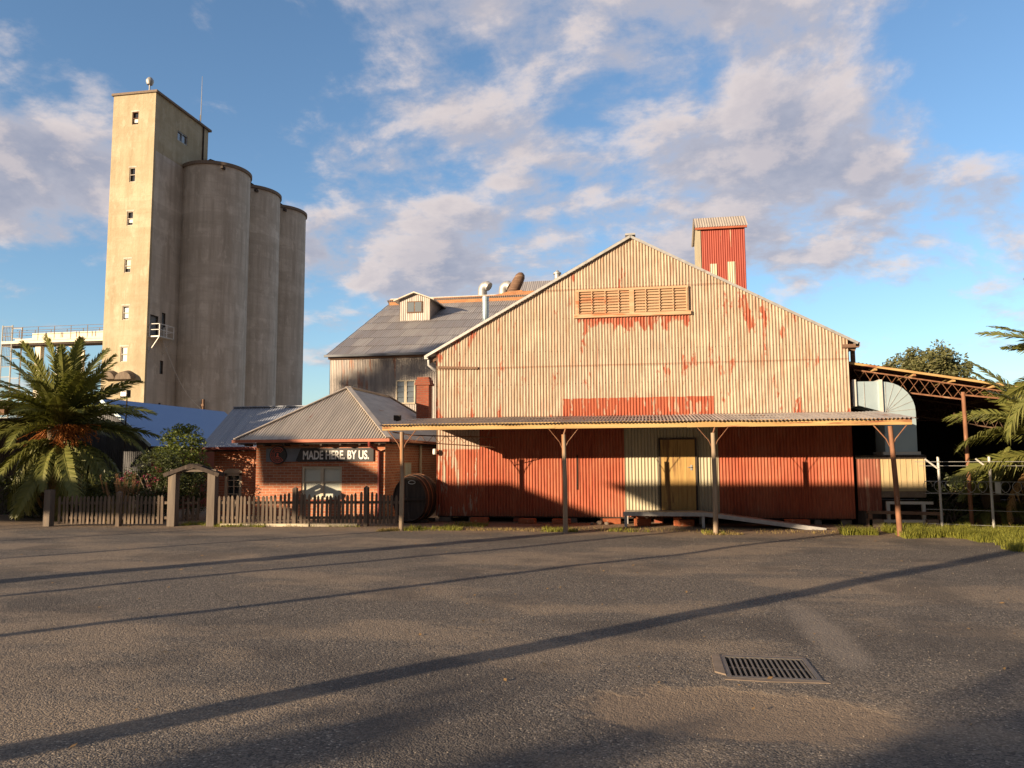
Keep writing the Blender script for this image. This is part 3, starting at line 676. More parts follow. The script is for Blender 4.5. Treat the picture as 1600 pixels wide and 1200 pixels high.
f = MB(); f.box(ex0+.1, ex1-.1, ey0+.05, CY0, zE-.14, zE-.095); f.box(CX1, ex1-.03, CY0, CY1, zE-.14, zE-.095)
for k in range(8):
    x = ex0+.35+k*.6; f.box(x-.03, x+.03, ey0+.03, CY0-.002, zE-.19, zE-.141)
f.build('eave_lining', DARKW, cot)
f = MB(); f.tube([(-7.98, ey0-.03, zE-.08), (-7.98, ey0-.03, zE-.2), (-7.82, CY0-.07, zE-.36), (-7.82, CY0-.07, -.01)], .045, 8); f.build('downpipe', DKRED, cot, None, 50)
f = MB(); f.tube([(CX1+.07, 25.4, zE-.1), (CX1+.07, 25.4, -.01)], .045, 8); f.build('downpipe', CREAMP, cot, None, 50)
f = MB(); f.box(CX1+.003, CX1+.03, 23.8, 24.5, .9, 1.65); wn2 = f.build('window', CREAMP, cot)
f = MB(); f.box(CX1+.031, CX1+.036, 23.87, 24.12, .95, 1.60); f.box(CX1+.031, CX1+.036, 24.18, 24.43, .95, 1.60); f.build('pane', BLIND, wn2)
# the set-back wing
WX0, WY = -14.05, 23.5
awin = (-13.66, -13.06, .42, 1.33)
f = MB(); wall_x(f, WX0, CX0, WY, -.01, 2.16, [awin]); tag(f.build('wing_wall', BRICK, cot), 'set-back wing wall with arched window')
f = MB(); f.box(WX0, WX0+.2, WY+.2, 28.6, -.01, 2.16); f.build('wing_side_wall', BRICK, cot)
f = MB(); a, b, c, d = awin
for q in ((a, a+.09, c, d), (b-.09, b, c, d), (a, b, d-.08, d), (a, b, c, c+.06)): f.box(q[0]+.001, q[1]-.001, WY+.01, WY+.12+.002*(q[3]-q[2] > .5), q[2]+.001, q[3]-.001)
aw = f.build('window', CREAMP, cot)
f = MB(); f.prism([(a-.02, d), (b+.02, d), (b+.02, d+.05), (a+.5, d+.135), (a+.3, d+.15), (a+.1, d+.135), (a-.02, d+.05)], 'y', WY-.02, WY+.02); f.build('arch_head', CREAMP, aw)
f = MB(); f.box((a+b)/2-.014, (a+b)/2+.014, WY+.05, WY+.078, c+.06, d-.08)
for z in (.66, .9, 1.1): f.box(a+.09, b-.09, WY+.052, WY+.08, z-.012, z+.012)
f.build('glazing_bar', CREAMP, aw)
f = MB(); f.box(a+.09, b-.09, WY+.08, WY+.1, c+.06, d-.08); f.build('pane', GLASSD, aw)
wr = MB(); up5 = Vector((0, 2.05, 1.42)); wr.corr((-14.35, WY-.35, 2.18), (1,0,0), (0,-1,1.4), up5, 3.2, 0, up5.length, .088, .015, 5)
wr.corr((-11.15, WY+3.75, 2.18), (-1,0,0), (0,1,1.4), Vector((0, -2.05, 1.42)), 3.2, 0, up5.length, .0765, .010, 4)
wro = wr.build('wing_roof', IRONB, cot, None, 60)
f = MB(); f.beam((-14.36, WY+1.7, 3.62), (-11.2, WY+1.7, 3.62), .2, .03); f.build('ridge_cap', IRONB, wro)
f = MB(); f.prism([(WY+.2, 2.15), (WY+3.4, 2.15), (WY+1.7, 3.5)], 'x', WX0, WX0+.15); f.build('wing_gable', BRICK, cot)
f = MB(); f.box(-14.38, ex0, WY-.44, WY-.34, 2.09, 2.18); f.build('wing_gutter', DKRED, cot)
f = MB(); f.box(-14.3, CX0, WY-.33, WY, 2.04, 2.085); f.build('wing_eave', DARKW, cot)

# sign
sg = thing('shop_sign', 'long dark sign reading MADE HERE. BY US. on the cottage front wall', 'sign', (-9.7, CY0, 1.7))
f = MB(); f.box(-11.42, -8.0, CY0-.045, CY0-.004, 1.70, 2.10); f.build('sign_board', SLATE, sg)
f = MB(); f.prism([(-10.46, 1.705), (-8.003, 1.705), (-8.003, 2.095), (-10.30, 2.095)], 'y', CY0-.052, CY0-.046); f.build('sign_panel', BLACK, sg)
def text(body, name, x, z, h, y, m, parent, sx=1.0, off=0.0, rot=0.0, align='LEFT'):
    cu = bpy.data.curves.new(name, 'FONT'); cu.body = body; cu.size = 1; cu.extrude = .02; cu.offset = off; cu.align_x = align
    o = bpy.data.objects.new(name, cu); C.objects.link(o)
    dg = bpy.context.evaluated_depsgraph_get(); me = bpy.data.meshes.new_from_object(o.evaluated_get(dg)); bpy.data.objects.remove(o)
    k = h/.69
    mt = Matrix.Translation((x, y, z)) @ Matrix.Rotation(-rot, 4, 'Y') @ Matrix.Rotation(PI/2, 4, 'X') @ Matrix.Diagonal((k*sx, k, .15, 1))
    me.transform(Matrix.Translation(-wl(parent)) @ mt); me.materials.clear(); me.materials.append(m)
    o = bpy.data.objects.new(name, me); C.objects.link(o); o.parent = parent; return o, me
def fit_text(body, x0, x1, z, h, y, m, parent, off):
    o, me = text(body, 'lettering', 0, z, h, y, m, parent, 1, off)
    xs = [v.co.x for v in me.vertices]; a, b = min(xs), max(xs); px = parent.location.x
    for v in me.vertices: v.co.x = (x0-px) + (v.co.x-a)*(x1-x0)/(b-a)
    return o
fit_text('MADE HERE. BY US.', -10.22, -8.14, 1.775, .245, CY0-.056, WHITEP, sg, .027)
cx, cz, rr = -11.02, 1.905, .272
f = MB(); f.prism([(cx+rr*math.cos(2*PI*k/48), cz+rr*math.sin(2*PI*k/48)) for k in range(48)], 'y', CY0-.085, CY0-.046); em = f.build('emblem', BLACK, sg)
def arc_band(mb, r0, r1, a0, a1, y, n=36):
    for k in range(n):
        t0 = a0+(a1-a0)*k/n; t1 = a0+(a1-a0)*(k+1)/n
        P = lambda r, t: (cx+r*math.cos(t), cz+r*math.sin(t))
        q = [P(r0, t0), P(r1, t0), P(r1, t1), P(r0, t1)]; mb.prism(q[::-1], 'y', y-.004, y)
f = MB(); g0, g1 = R(42), R(318); yy = CY0-.0855
arc_band(f, .222, .236, g0, g1, yy); arc_band(f, .106, .120, g0, g1, yy)
for g in (g0, g1):
    p0 = (cx+.106*math.cos(g), CY0-.0895, cz+.106*math.sin(g)); p1 = (cx+.236*math.cos(g), CY0-.0895, cz+.236*math.sin(g)); f.beam(p0, p1, .012, .008, (0,1,0))
# small figure-like bottle shape in the middle
f.prism([(cx-.05, cz-.07), (cx+.045, cz-.07), (cx+.05, cz-.045), (cx+.02, cz-.02), (cx+.028, cz+.03), (cx+.012, cz+.065), (cx-.02, cz+.065), (cx-.032, cz+.03), (cx-.022, cz-.02), (cx-.052, cz-.045)], 'y', CY0-.090, CY0-.086)
f.build('emblem_ring', REDLOGO, em)
def ring_text(body, a0, a1, r, flip=False):
    for i, ch in enumerate(body):
        if ch == ' ': continue
        a = a0 + (a1-a0)*i/max(1, len(body)-1)
        rot = a-PI/2 if not flip else a+PI/2
        rb = r if not flip else r+.052
        text(ch, 'emblem_letter', cx+rb*math.cos(a), cz+rb*math.sin(a), .052, CY0-.088, REDLOGO, em, .8, .012, rot, 'CENTER')
ring_text('COROWA', R(128), R(60), .145)
ring_text('CO', R(176), R(160), .145)
ring_text('DISTILLING', R(198), R(300), .145, True)

# ------------------------------------------------------------------ grey mill behind
ml = thing('grey_mill', 'tall grey corrugated iron mill with patched roof and small dormer behind the cottage', 'mill', (-9, 33, 0))
MX0, MX1, MY, MRY = -14.15, -3.2, 33.0, 41.5
f = MB(); f.corr((MX0, MY, 0), (1,0,0), (0,-1,0), (0,0,1), MX1-MX0, 0, 6.42, .0765, .010, 4, (5.14,)); f.build('front_wall', IRONW, ml, None, 60)
f = MB(); f.prism([(MY+.02, 0), (MRY+8, 0), (MRY+8, 6.4), (MRY, 10.3), (MY+.02, 6.4)], 'x', MX0-.01, MX0+.05); f.build('side_wall', IRONW, ml)
f = MB(); f.prism([(MY+.02, 0), (MRY+8, 0), (MRY+8, 6.4), (MRY, 10.3), (MY+.02, 6.4)], 'x', MX1-.05, MX1); f.build('side_wall', IRONW, ml)
f = MB(); f.box(MX0-.05, MX1, MY-.12, MY-.02, 6.28, 6.40); f.build('fascia', BROWNW, ml)
f = MB(); upm = Vector((0, MRY-MY+.3, 4.05)); 
# overlapping short sheets laid in courses
Lm = upm.length
f.corr((MX0-.15, MY-.25, 6.42), (1,0,0), (0,-.43,1), upm, MX1-MX0+.3, 0, Lm, .12, .016, 4, [Lm*k/7 for k in range(1, 7)])
mr = f.build('roof', MILLR, ml, None, 60)
f = MB(); f.corr((MX1+.15, MRY+8.3, 6.42), (-1,0,0), (0,.43,1), Vector((0, -8.3, 4.05)), MX1-MX0+.3, 0, Lm, .12, .016, 3); f.build('roof', MILLR, ml, None, 60)
f = MB(); f.box(MX0-.15, MX1, MY-.36, MY-.24, 6.36, 6.46); f.build('gutter', SLATE, ml)
f = MB(); f.box(MX0-.05, -6.6, MRY-.25, MRY+.2, 10.3, 10.74); f.box(-6.6, -5.4, MRY-.25, MRY+.2, 10.3, 10.9); f.prism([(-8.2, 10.74), (-7.3, 10.92), (-6.6, 10.96), (-6.6, 10.74)], 'y', MRY-.25, MRY+.2); f.build('parapet', BRICKY, ml)
f = MB(); f.box(MX0-.02, -6.6, MRY-.18, MRY+.3, 10.741, 10.80); f.build('coping', GALVD, ml)
# dormer
dx0, dx1 = -12.53, -10.89; dm = (dx0+dx1)/2; dy0 = 38.0
f = MB(); zb = 6.42+(dy0-MY+.25)*.46
f.corr((dx0, dy0, 0), (1,0,0), (0,-1,0), (0,0,1), dx1-dx0, zb-.1, lambda t: 9.98+.30*(1-abs(t-(dx1-dx0)/2)/((dx1-dx0)/2)), .10, .012, 4)
dw = f.build('dormer', IRONW, ml, None, 60)
for xx in (dx0, dx1-.03): f = MB(); f.prism([(dy0+.02, zb-.2), (dy0+.02, 9.98), (40.6, 9.98)], 'x', xx, xx+.03); f.build('dormer_cheek', IRONW, dw)
f = MB()
for s_ in (-1, 1):
    a = Vector((dm, dy0-.22, 10.36)); b = Vector((dm+s_*1.08, dy0-.22, 9.95)); e = Vector((0, 3.6, 0))
    f.add([a, b, b+e, a+e, a-Vector((0,0,.06)), b-Vector((0,0,.06)), b+e-Vector((0,0,.06)), a+e-Vector((0,0,.06))], [(0,1,2,3),(7,6,5,4),(0,4,5,1),(1,5,6,2),(2,6,7,3),(3,7,4,0)])
f.build('dormer_roof', IRONC, dw)
f = MB(); f.box(dm-.42, dm+.42, dy0-.05, dy0-.015, 9.28, 9.88); dwn = f.build('dormer_window', BROWNW, dw)
for q in ((dm-.37, dm-.03), (dm+.03, dm+.37)): f = MB(); f.box(q[0], q[1], dy0-.06, dy0-.051, 9.33, 9.83); f.build('pane', GLASSB, dwn)
# mill window
f = MB(); a, b, c, d = -11.0, -10.1, 4.2, 5.27
for q in ((a, a+.06, c, d), (b-.06, b, c, d), (a, b, d-.06, d), (a, b, c, c+.06), ((a+b)/2-.06, (a+b)/2+.06, c, d)): f.box(q[0]+.001, q[1]-.001, MY-.07-.002*(q[3]-q[2] > .5), MY+.01, q[2], q[3])
mw = f.build('window', CREAMP, ml)
f = MB()
for x0_, x1_ in ((a+.06, (a+b)/2-.06), ((a+b)/2+.06, b-.06)):
    for k in range(4): f.beam((x0_, MY-.035, c+.17+k*.245), (x1_, MY-.035, c+.17+k*.245), .01, .235, (0, .12, 1))
f.build('pane', GLASSB, mw)
# roof ventilation
def cowl(x, z, r, label):
    f = MB(); y = MRY+.8
    pts = [(x, y, 9.6), (x, y, z-.50)] + [(x+.24*(1-math.cos(t)), y-.10*(1-math.cos(t)), z-.50+.24*math.sin(t)) for t in (R(25), R(50), R(75), R(100))] + [(x+.42, y-.16, z-.36)]
    f.tube(pts, r, 14)
    o = f.build('vent_cowl', GALVD, None, (x, y, 9.6), 40); return tag(o, label, 'roof vent', 'gooseneck vents on the mill roof')
cowl(-9.05, 11.78, .26, 'gooseneck vent on the mill ridge, the one nearer the dormer'); cowl(-7.85, 11.74, .26, 'gooseneck vent on the mill ridge, the one beside the slanting dark duct')
f = MB(); f.tube([(-6.84, 32.6, 5.9), (-6.84, 32.6, 8.62)], .14, 12); f.tube([(-6.84, 32.6, 8.62), (-6.84, 32.6, 8.80)], .15, 12)
o = tag(f.build('flue_pipe', GALV, None, (-6.84, 32.6, 5.9), 40), 'tall shiny straight flue pipe standing just left of the shed gable', 'flue')
f = MB(); f.tube([(-7.55, MRY+.5, 10.4), (-7.0, MRY+.5, 11.55), (-6.82, MRY+.5, 11.9), (-6.74, MRY+.5, 12.05), (-6.71, MRY+.5, 12.11)], [.34, .31, .27, .18, .06], 14); tag(f.build('slanting_duct', BROWNW, None, (-7.5, MRY+.5, 10.5), 40), 'slanting dark brown duct on the mill roof between vents and rear roof', 'duct')
f = MB(); f.tube([(-4.8, MRY+1, 11.4), (-4.8, MRY+1, 12.05)], .17, 10); f.tube([(-4.8, MRY+1, 12.05), (-4.8, MRY+1, 12.13)], .23, 10); f.tube([(-4.8, MRY+1, 12.13), (-4.8, MRY+1, 12.28)], [.17, .05], 10)
tag(f.build('vent_pipe', GALVD, None, (-4.8, MRY+1, 11.4), 40), 'small capped vent pipe on the pale rear roof by the shed gable', 'roof vent')
rb = thing('rear_roof_block', 'pale corrugated roof of a taller block behind the mill, mostly hidden by the shed gable', 'building', (-4, 44, 0))
f = MB(); f.corr((-7.25, 42.4, 10.2), (1,0,0), (0,-.8,1), (0, 1, .8), 5, 0, 3.35, .12, .014, 4, (1.0,)); f.build('roof', IRONG, rb, None, 60)
f = MB(); f.box(-7.0, -2.4, 45.05, 50, 0, 12.2); f.build('wall', IRONW, rb)

# ------------------------------------------------------------------ grain tower and silos
tw = thing('grain_tower', 'tall square cream concrete elevator tower with small windows beside the silos', 'tower', (-48.5, 65, 0))
TX0, TX1, TY0, TY1, TZ = -50.76, -46.2, 65.0, 74.1, 37.3
fw = [(-48.66, -47.98, 34.25, 35.53), (-48.70, -48.06, 28.5, 29.94), (-48.76, -48.1, 24.2, 25.6), (-48.82, -48.14, 19.6, 20.95), (-48.81, -48.13, 15.05, 16.42), (-48.82, -48.1, 11.05, 12.5)]
f = MB(); wall_x(f, TX0, TX1, TY0, 0, TZ, fw, .3); f.box(TX0, TX0+.3, TY0+.3, TY1, 0, TZ); f.box(TX0+.3, TX1-.3, TY1-.3, TY1, 0, TZ)
f.build('shaft', CONC, tw)
def wall_side(mb, y0, y1, x, z0, z1, holes, th=.3):
    ys = sorted({y0, y1, *[h[0] for h in holes], *[h[1] for h in holes]})
    for a, b in zip(ys, ys[1:]):
        cut = sorted([h for h in holes if h[0] <= a+1e-6 and h[1] >= b-1e-6], key=lambda h: h[2]); zs = z0
        for h in cut:
            if h[2] > zs: mb.box(x-th, x, a, b, zs, h[2])
            zs = h[3]
        if zs < z1: mb.box(x-th, x, a, b, zs, z1)
sh_ = [(68.67, 70.37, 34.1, 35.1), (65.46, 66.73, 13.6, 15.6), (67.21, 67.85, 14.3, 16.1), (67.21, 67.75, 10.1, 11.4), (67.2, 67.6, 6.3, 7.3)]
f = MB(); wall_side(f, TY0+.3, TY1, TX1, 0, 31.6, [h for h in sh_ if h[3] < 31]); tag(f.build('side_wall', CONCG, tw), 'grey stained side wall')
f = MB(); wall_side(f, TY0+.3, TY1, TX1, 31.603, TZ, [sh_[0]]); tag(f.build('head_wall', CONC, tw), 'paler upper side wall')
f = MB(); f.box(TX0-.15, TX1+.2, TY0-.15, TY1+.35, TZ, TZ+.22); f.build('roof_slab', STUMP, tw)
boards = [(.0, .5, .15), (0, 0, 0), (.05, .5, .1), (.35, 1, 1), (.35, .98, 1), (0, 1, 1)]
for i, (a, b, c, d) in enumerate(fw):
    f = MB()
    for q in ((a, a+.07, c, d), (b-.07, b, c, d), (a, b, d-.07, d), (a, b, c, c+.07), (a, b, (c+d)/2-.03, (c+d)/2+.03)): f.box(q[0]+.002, q[1]-.002, TY0+.05+.003*(q[3]-q[2] > .5), TY0+.15, q[2]+.002, q[3]-.002)
    w_ = f.build('window', CONCG if i else BROWNW, tw)
    f = MB(); f.box(a+.07, b-.07, TY0+.22, TY0+.26, c+.07, d-.07); f.build('opening', GLASSD, w_)
    lo, hi = ((.15, .52), None, (.2, .5), (.3, 1), (.1, .9), (0, 1))[i] or (0, 0)
    if hi > lo:
        f = MB(); f.box(a+.07, b-.07, TY0+.16, TY0+.2, c+.07+(d-c-.14)*lo, c+.07+(d-c-.14)*hi); f.build('board', WHITEBD if i != 3 else CREAMST, w_)
    f = MB(); f.box(a-.12, b+.12, TY0-.015, TY0-.002, d+.0, d+.14); f.build('lintel', CONCG, w_)
for i, (a, b, c, d) in enumerate(sh_):
    f = MB(); m_ = .08
    f.box(TX1-.15, TX1-.05, a, a+m_, c, d); f.box(TX1-.15, TX1-.05, b-m_, b, c, d); f.box(TX1-.152, TX1-.048, a, b, d-m_, d); f.box(TX1-.152, TX1-.048, a, b, c, c+m_)
    if i == 0: f.box(TX1-.14, TX1-.06, (a+b)/2-.04, (a+b)/2+.04, c, d)
    w_ = f.build('window', DARKW if i else GALVD, tw)
    f = MB(); f.box(TX1-.22, TX1-.18, a+m_, b-m_, c+m_, d-m_); f.build('pane', GLASSB, w_)
f = MB(); f.tube([(TX1+.06, TY1-1.0, 31.4), (TX1+.06, TY1-1.0, TZ)], .09, 6); f.build('downpipe', DARKW, tw)
for x, hz in ((-49.72, 9.5), (-47.98, 9.45)):
    f = MB(); n = 10; r = .85
    for k in range(n):
        t0, t1 = PI*k/n, PI*(k+1)/n
        f.add([(x-r*math.cos(t0), TY0-.0, hz+.78*math.sin(t0)), (x-r*math.cos(t1), TY0, hz+.78*math.sin(t1)), (x-r*math.cos(t1), TY0-.7, hz-.12+.70*math.sin(t1)), (x-r*math.cos(t0), TY0-.7, hz-.12+.70*math.sin(t0))], [(0,1,2,3)])
        f.add([(x, TY0-.7, hz-.12), (x-r*math.cos(t0), TY0-.7, hz-.12+.70*math.sin(t0)), (x-r*math.cos(t1), TY0-.7, hz-.12+.70*math.sin(t1))], [(0,2,1)])
    f.build('hood', BARK, tw)
# steel balcony
bx0, bx1, by0, by1, bz = TX1, TX1+1.15, 65.3, 67.6, 13.5
f = MB(); f.box(bx0, bx1, by0, by1, bz-.12, bz); bal = f.build('balcony', STEELW, tw)
f = MB()
for y in (by0+.04, (by0+by1)/2, by1-.04):
    f.box(bx1-.07, bx1, y-.035, y+.035, bz, bz+1.15)
for y in (by0+.04, by1-.04): f.box(bx0+.03, bx0+.10, y-.035, y+.035, bz, bz+1.15)
for z in (.55, 1.1):
    f.box(bx1-.06, bx1-.005, by0, by1, bz+z, bz+z+.06); f.box(bx0, bx1, by0, by0+.06, bz+z+.002, bz+z+.062); f.box(bx0, bx1, by1-.06, by1, bz+z+.002, bz+z+.062)
f.build('railing', WHITEBD, bal)
f = MB(); f.beam((bx1-.1, by0+.1, bz-.12), (bx0, by0+.1, bz-1.6), .07, .07); f.beam((bx1-.1, by1-.1, bz-.12), (bx0, by1-.1, bz-1.6), .07, .07); f.build('brace', STEELW, bal)
# on top of the tower
f = MB(); f.tube([(-47.2, 65.4, TZ+.2), (-47.2, 65.4, TZ+1.2)], .07, 8); f.lathe([(.0, 1.0), (.25, 1.05), (.36, 1.3), (.36, 1.5), (.2, 1.75), (0, 1.82)], (-47.2, 65.4, TZ+.0), 16)
tag(f.build('rooftop_lamp', GALVD, None, (-47.2, 65.4, TZ+.2), 50), 'small round lamp on a short stem on the tower roof', 'lamp')
f = MB(); f.tube([(-44.95, 70.5, TZ+.1), (-45.9, 72.0, TZ+.15), (-46.0, 72.3, TZ+.3), (-46.0, 72.3, 42.6)], [.04, .04, .05, .02], 6); tag(f.build('whip_antenna', GALVD, None, (-46.0, 72.3, TZ)), 'thin tall whip antenna on the tower roof', 'antenna')
SXc, Sr, Sz = -44.12, 3.40, 31.9
for k, lb in enumerate(('front grey concrete silo, the widest, touching the cream tower', 'middle grey concrete silo of the row of three', 'rearmost grey concrete silo, at the right end of the row')):
    cy = 72.55+6.8*k
    t = thing('concrete_silo', lb, 'silo', (SXc, cy, 0), 'concrete silos in a row')
    f = MB(); f.lathe([(Sr, 0), (Sr, Sz-.35)], (SXc, cy, 0), 72); f.build('barrel', CONCG, t, None, 30)
    f = MB(); f.lathe([(Sr, Sz-.35), (Sr+.16, Sz-.32), (Sr+.16, Sz), (0, Sz+.25)], (SXc, cy, 0), 72); f.build('cap', STUMP, t, None, 30)
    f = MB(); f.box(SXc+2.2, SXc+2.45, cy-2.95, cy-2.45, Sz-.75, Sz-.5); f.build('scupper', DARKW, t)
f = MB(); f.box(-47.5, -44.4, TY1+.05, 88, Sz+.3, Sz+1.6); f.prism([(-47.7, Sz+1.6), (-44.2, Sz+1.6), (-45.9, Sz+2.3)], 'y', TY1+.05, 88.2)
tag(f.build('silo_gallery', DARKW, None, (-46, 80, Sz)), 'low dark gallery running along the top of the silos', 'gallery')
f = MB(); pts = []
for k in range(15):
    s = k/14; a = Vector((TX1+.9, 66.2, 13.2)); b = Vector((-42.6, 69.0, 6.6)); p = a.lerp(b, s); p.z -= 1.1*math.sin(PI*s); pts.append(p)
f.tube(pts, .022, 5); tag(f.build('hanging_cable', STEELW, None, pts[0]), 'thin pale cable sagging from the tower balcony to the front silo', 'cable')
f = MB(); f.box(-42.75, -42.55, 68.9, 69.2, 5.6, 7.7); f.box(-42.82, -42.48, 68.84, 68.91, 6.1, 6.3); f.box(-42.82, -42.48, 68.84, 68.91, 7.0, 7.2); tag(f.build('ladder_bracket', BROWNW, None, (-42.7, 69, 5.6)), 'rusty bracket box low on the front silo wall', 'bracket')
# conveyor gantry
gt = thing('conveyor_gantry', 'cream steel conveyor gantry with railings joining the tower from the left', 'gantry', (-57, 66.5, 0))
f = MB(); f.box(-62.4, TX0-.02, 65.6, 67.2, 13.25, 13.5); f.box(-60.8, TX0-.02, 65.55, 65.62, 13.5, 13.68); f.build('deck', CREAMST, gt)
f = MB(); f.box(-62.4, TX0-.02, 65.7, 67.1, 13.05, 13.245); f.build('underframe', DARKW, gt)
f = MB(); f.box(-59.4, TX0-.02, 66.1, 66.7, 13.7, 14.3)
for k in range(5): f.box(-58+k*1.7, -57.9+k*1.7, 66.05, 66.1, 13.6, 14.3)
f.build('conveyor', CREAMST, gt)
f = MB()
for k in range(7):
    x = -61.9+k*1.8
    f.box(x-.025, x+.025, 65.55, 65.59, 13.5, 14.85); f.box(x-.025, x+.025, 67.2, 67.24, 13.5, 14.85)
for y in (65.57, 67.22):
    for z in (14.3, 14.82): f.box(-62.2, TX0-.02, y-.018, y+.018, z, z+.035)
f.build('railing', STUMP, gt)
for x in (-58.7, -56.5): f = MB(); f.box(x-.3 if x < -58 else x-.12, x+.3 if x < -58 else x+.12, 66.1, 66.6, 0, 13.05); f.build('leg', CREAMST, gt)
f = MB(); f.beam((-53.9, 66.3, 12.4), (-55.6, 66.3, 9.5), .15, .15); f.beam((-53.9, 66.3, 12.4), (-55.8, 66.3, 13.1), .12, .12); f.box(-54.0, -53.7, 66.2, 66.4, 0, 12.5); f.build('strut', CREAMST, gt)
f = MB()
for x in (-62.4, -61.3): 
    for y in (65.7, 66.9): f.tube([(x-.25*0, y, 0), (x, y, 15.1)], .07, 6)
for z in range(3, 16): f.tube([(-62.4, 65.7, z), (-61.3, 65.7, z)], .04, 5); f.tube([(-62.4, 66.9, z), (-61.3, 66.9, z)], .04, 5)
for k in range(6): f.tube([(-62.3+k*.18, 65.62, 11), (-62.3+k*.18, 65.62, 15)], .025, 4)
f.build('ladder_cage', STEELW, gt)

# ------------------------------------------------------------------ gabled store at left
gs = thing('gabled_store', 'low dark store with long blue-looking metal roof between palm and cottage', 'shed', (-18.5, 24, 0))
GX, GZ, GE, GEZ, GY0, GY1 = -18.6, 3.92, -16.68, 2.34, 24.0, 31.8
f = MB(); f.corr((2*GX-GE, GY0, 0), (1,0,0), (0,-1,0), (0,0,1), 2*(GE-GX), 0, lambda t: GZ-.08-abs(t-(GE-GX))*(GZ-GEZ)/(GE-GX), .0765, .010, 4); f.build('front_wall', IRONDK, gs, None, 60)
f = MB(); f.box(GE-.15, GE-.05, GY0+.02, GY1, 0, GEZ-.05); f.build('side_wall', DKRED, gs)
f = MB(); dn = Vector((GE+.12-GX, 0, (GEZ-GZ)*1.06)); f.corr((GX, GY1, GZ), (0,-1,0), (1,0,1), dn, GY1-GY0+.2, 0, dn.length, .0765, .006, 3); f.build('roof_sheet', ZINCB, gs, None, 60)
f = MB(); dn = Vector((-(GE+.12-GX), 0, (GEZ-GZ)*1.06)); f.corr((GX, GY0-.2, GZ), (0,1,0), (-1,0,1), dn, GY1-GY0+.2, 0, dn.length, .0765, .006, 3); f.build('roof_sheet', ZINCB, gs, None, 60)
f = MB(); f.beam((GX, GY0-.22, GZ-.03), (GE+.1, GY0-.22, GEZ-.08), .03, .10); f.build('barge_trim', GALV, gs)
fl = thing('floodlight', 'black floodlight on a thin pole above the store roof in front of the tower', 'floodlight', (-17.5, 23.7, 0))
f = MB(); f.tube([(-17.5, 23.7, 2.2), (-17.48, 23.7, 3.9)], .022, 6); f.build('pole', DARKW, fl)
f = MB(); f.box(-17.64, -17.36, 23.55, 23.72, 3.9, 4.16); h_ = f.build('lamp_head', DARK, fl)
f = MB(); f.box(-17.61, -17.39, 23.53, 23.549, 3.94, 4.13); f.build('lamp_glass', LAMPG, h_)
# dark building at the far left edge
lb = thing('side_building', 'low dark red building with white edged awning at the left edge of the yard', 'building', (-20, 20.5, 0))
f = MB(); f.corr((-24, 22.6, 0), (1,0,0), (0,-1,0), (0,0,1), 5.0, 0, 3.2, .0765, .01, 4); f.build('wall', DARKW, lb, None, 60)  # wall colour darkened in place of shade
f = MB(); f.box(-24, -18.25, 19.6, 22.5, 3.33, 3.47); f.build('awning', DARKW, lb)
f = MB(); f.box(-24, -18.24, 19.55, 19.6, 3.44, 3.54); f.build('gutter', WHITEBD, lb)
f = MB(); f.box(-24, -18.6, 19.8, 19.95, 3.12, 3.33); f.build('beam', BROWNW, lb)
f = MB(); f.box(-22, -21.85, 19.8, 19.95, 0, 3.12); f.build('post', BROWNW, lb)

# ------------------------------------------------------------------ picket fence and garden arch
def fy(x): return 18.85 + (x+16.1)*(19.9-18.85)/(16.1-6.6)
def picket_fence(x0, x1, posts, label, low=.80, dips=()):
    t = thing('picket_fence', label, 'fence', ((x0+x1)/2, fy((x0+x1)/2), 0), 'picket fences along the yard')
    ps = [x for x, h in posts]
    bays = sorted(set([x0] + ps + [x1]))
    for a, b in zip(bays, bays[1:]):
        f = MB(); n = max(2, int((b-a)/.118))
        for k in range(n):
            x = a+.06+(b-a-.1)*k/n+random.uniform(-.014, .014); y = fy(x)-.035
            h = low + random.uniform(-.03, .03)
            for px, ph in posts:
                d = abs(x-px)
                if ph > .9: h = max(h, low+(ph-.12-low)*max(0, 1-d/.75)**1.6)
            w = random.uniform(.06, .076); lean = random.uniform(-.016, .016)
            f.prism([(x-w/2, .06), (x+w/2, .06), (x+w/2+lean, h-.05), (x+lean+.012, h), (x+lean-.012, h), (x-w/2+lean, h-.05)], 'y', y-.011, y+.011)
        f.build('picket', PICKET, t)
    f = MB()
    for z in (.22, .62): f.beam((x0, fy(x0), z), (x1, fy(x1), z), .045, .07)
    f.build('rail', PICKET, t)
    for x, h in posts:
        f = MB(); y = fy(x)+.0; f.box(x-.055, x+.055, y-.075, y+.055, -.02, h-.05); f.add([(x-.055, y-.075, h-.05), (x+.055, y-.075, h-.05), (x+.055, y+.055, h-.05), (x-.055, y+.055, h-.05), (x, y-.01, h)], [(0,1,4),(1,2,4),(2,3,4),(3,0,4)]); f.build('post', PICKET, t)
    return t
picket_fence(-15.85, -12.78, [(-14.15, .95)], 'grey picket fence left of the timber arch, running under the palm')
t2 = picket_fence(-11.42, -6.45, [(-9.32, 1.04), (-7.40, 1.06)], 'grey picket fence right of the timber arch, in front of the brick cottage')
f = MB()
for a, b in ((-11.3, -10.1), (-10.05, -8.9), (-8.85, -7.6)): f.beam((a, fy(a)-.1, .03), (b, fy(b)-.1, .03), .05, .08)
f.build('plinth_board', CREAMP, t2)
f = MB(); f.box(-16.22, -16.03, 18.76, 18.94, -.02, .98); tag(f.build('gate_post', ARCHW, None, (-16.12, 18.85, 0)), 'stout grey timber post alone at the left end of the picket fence', 'post')
ar = thing('garden_arch', 'grey timber arch with little pitched top over the gate opening', 'arch', (-12.1, 19.3, 0))
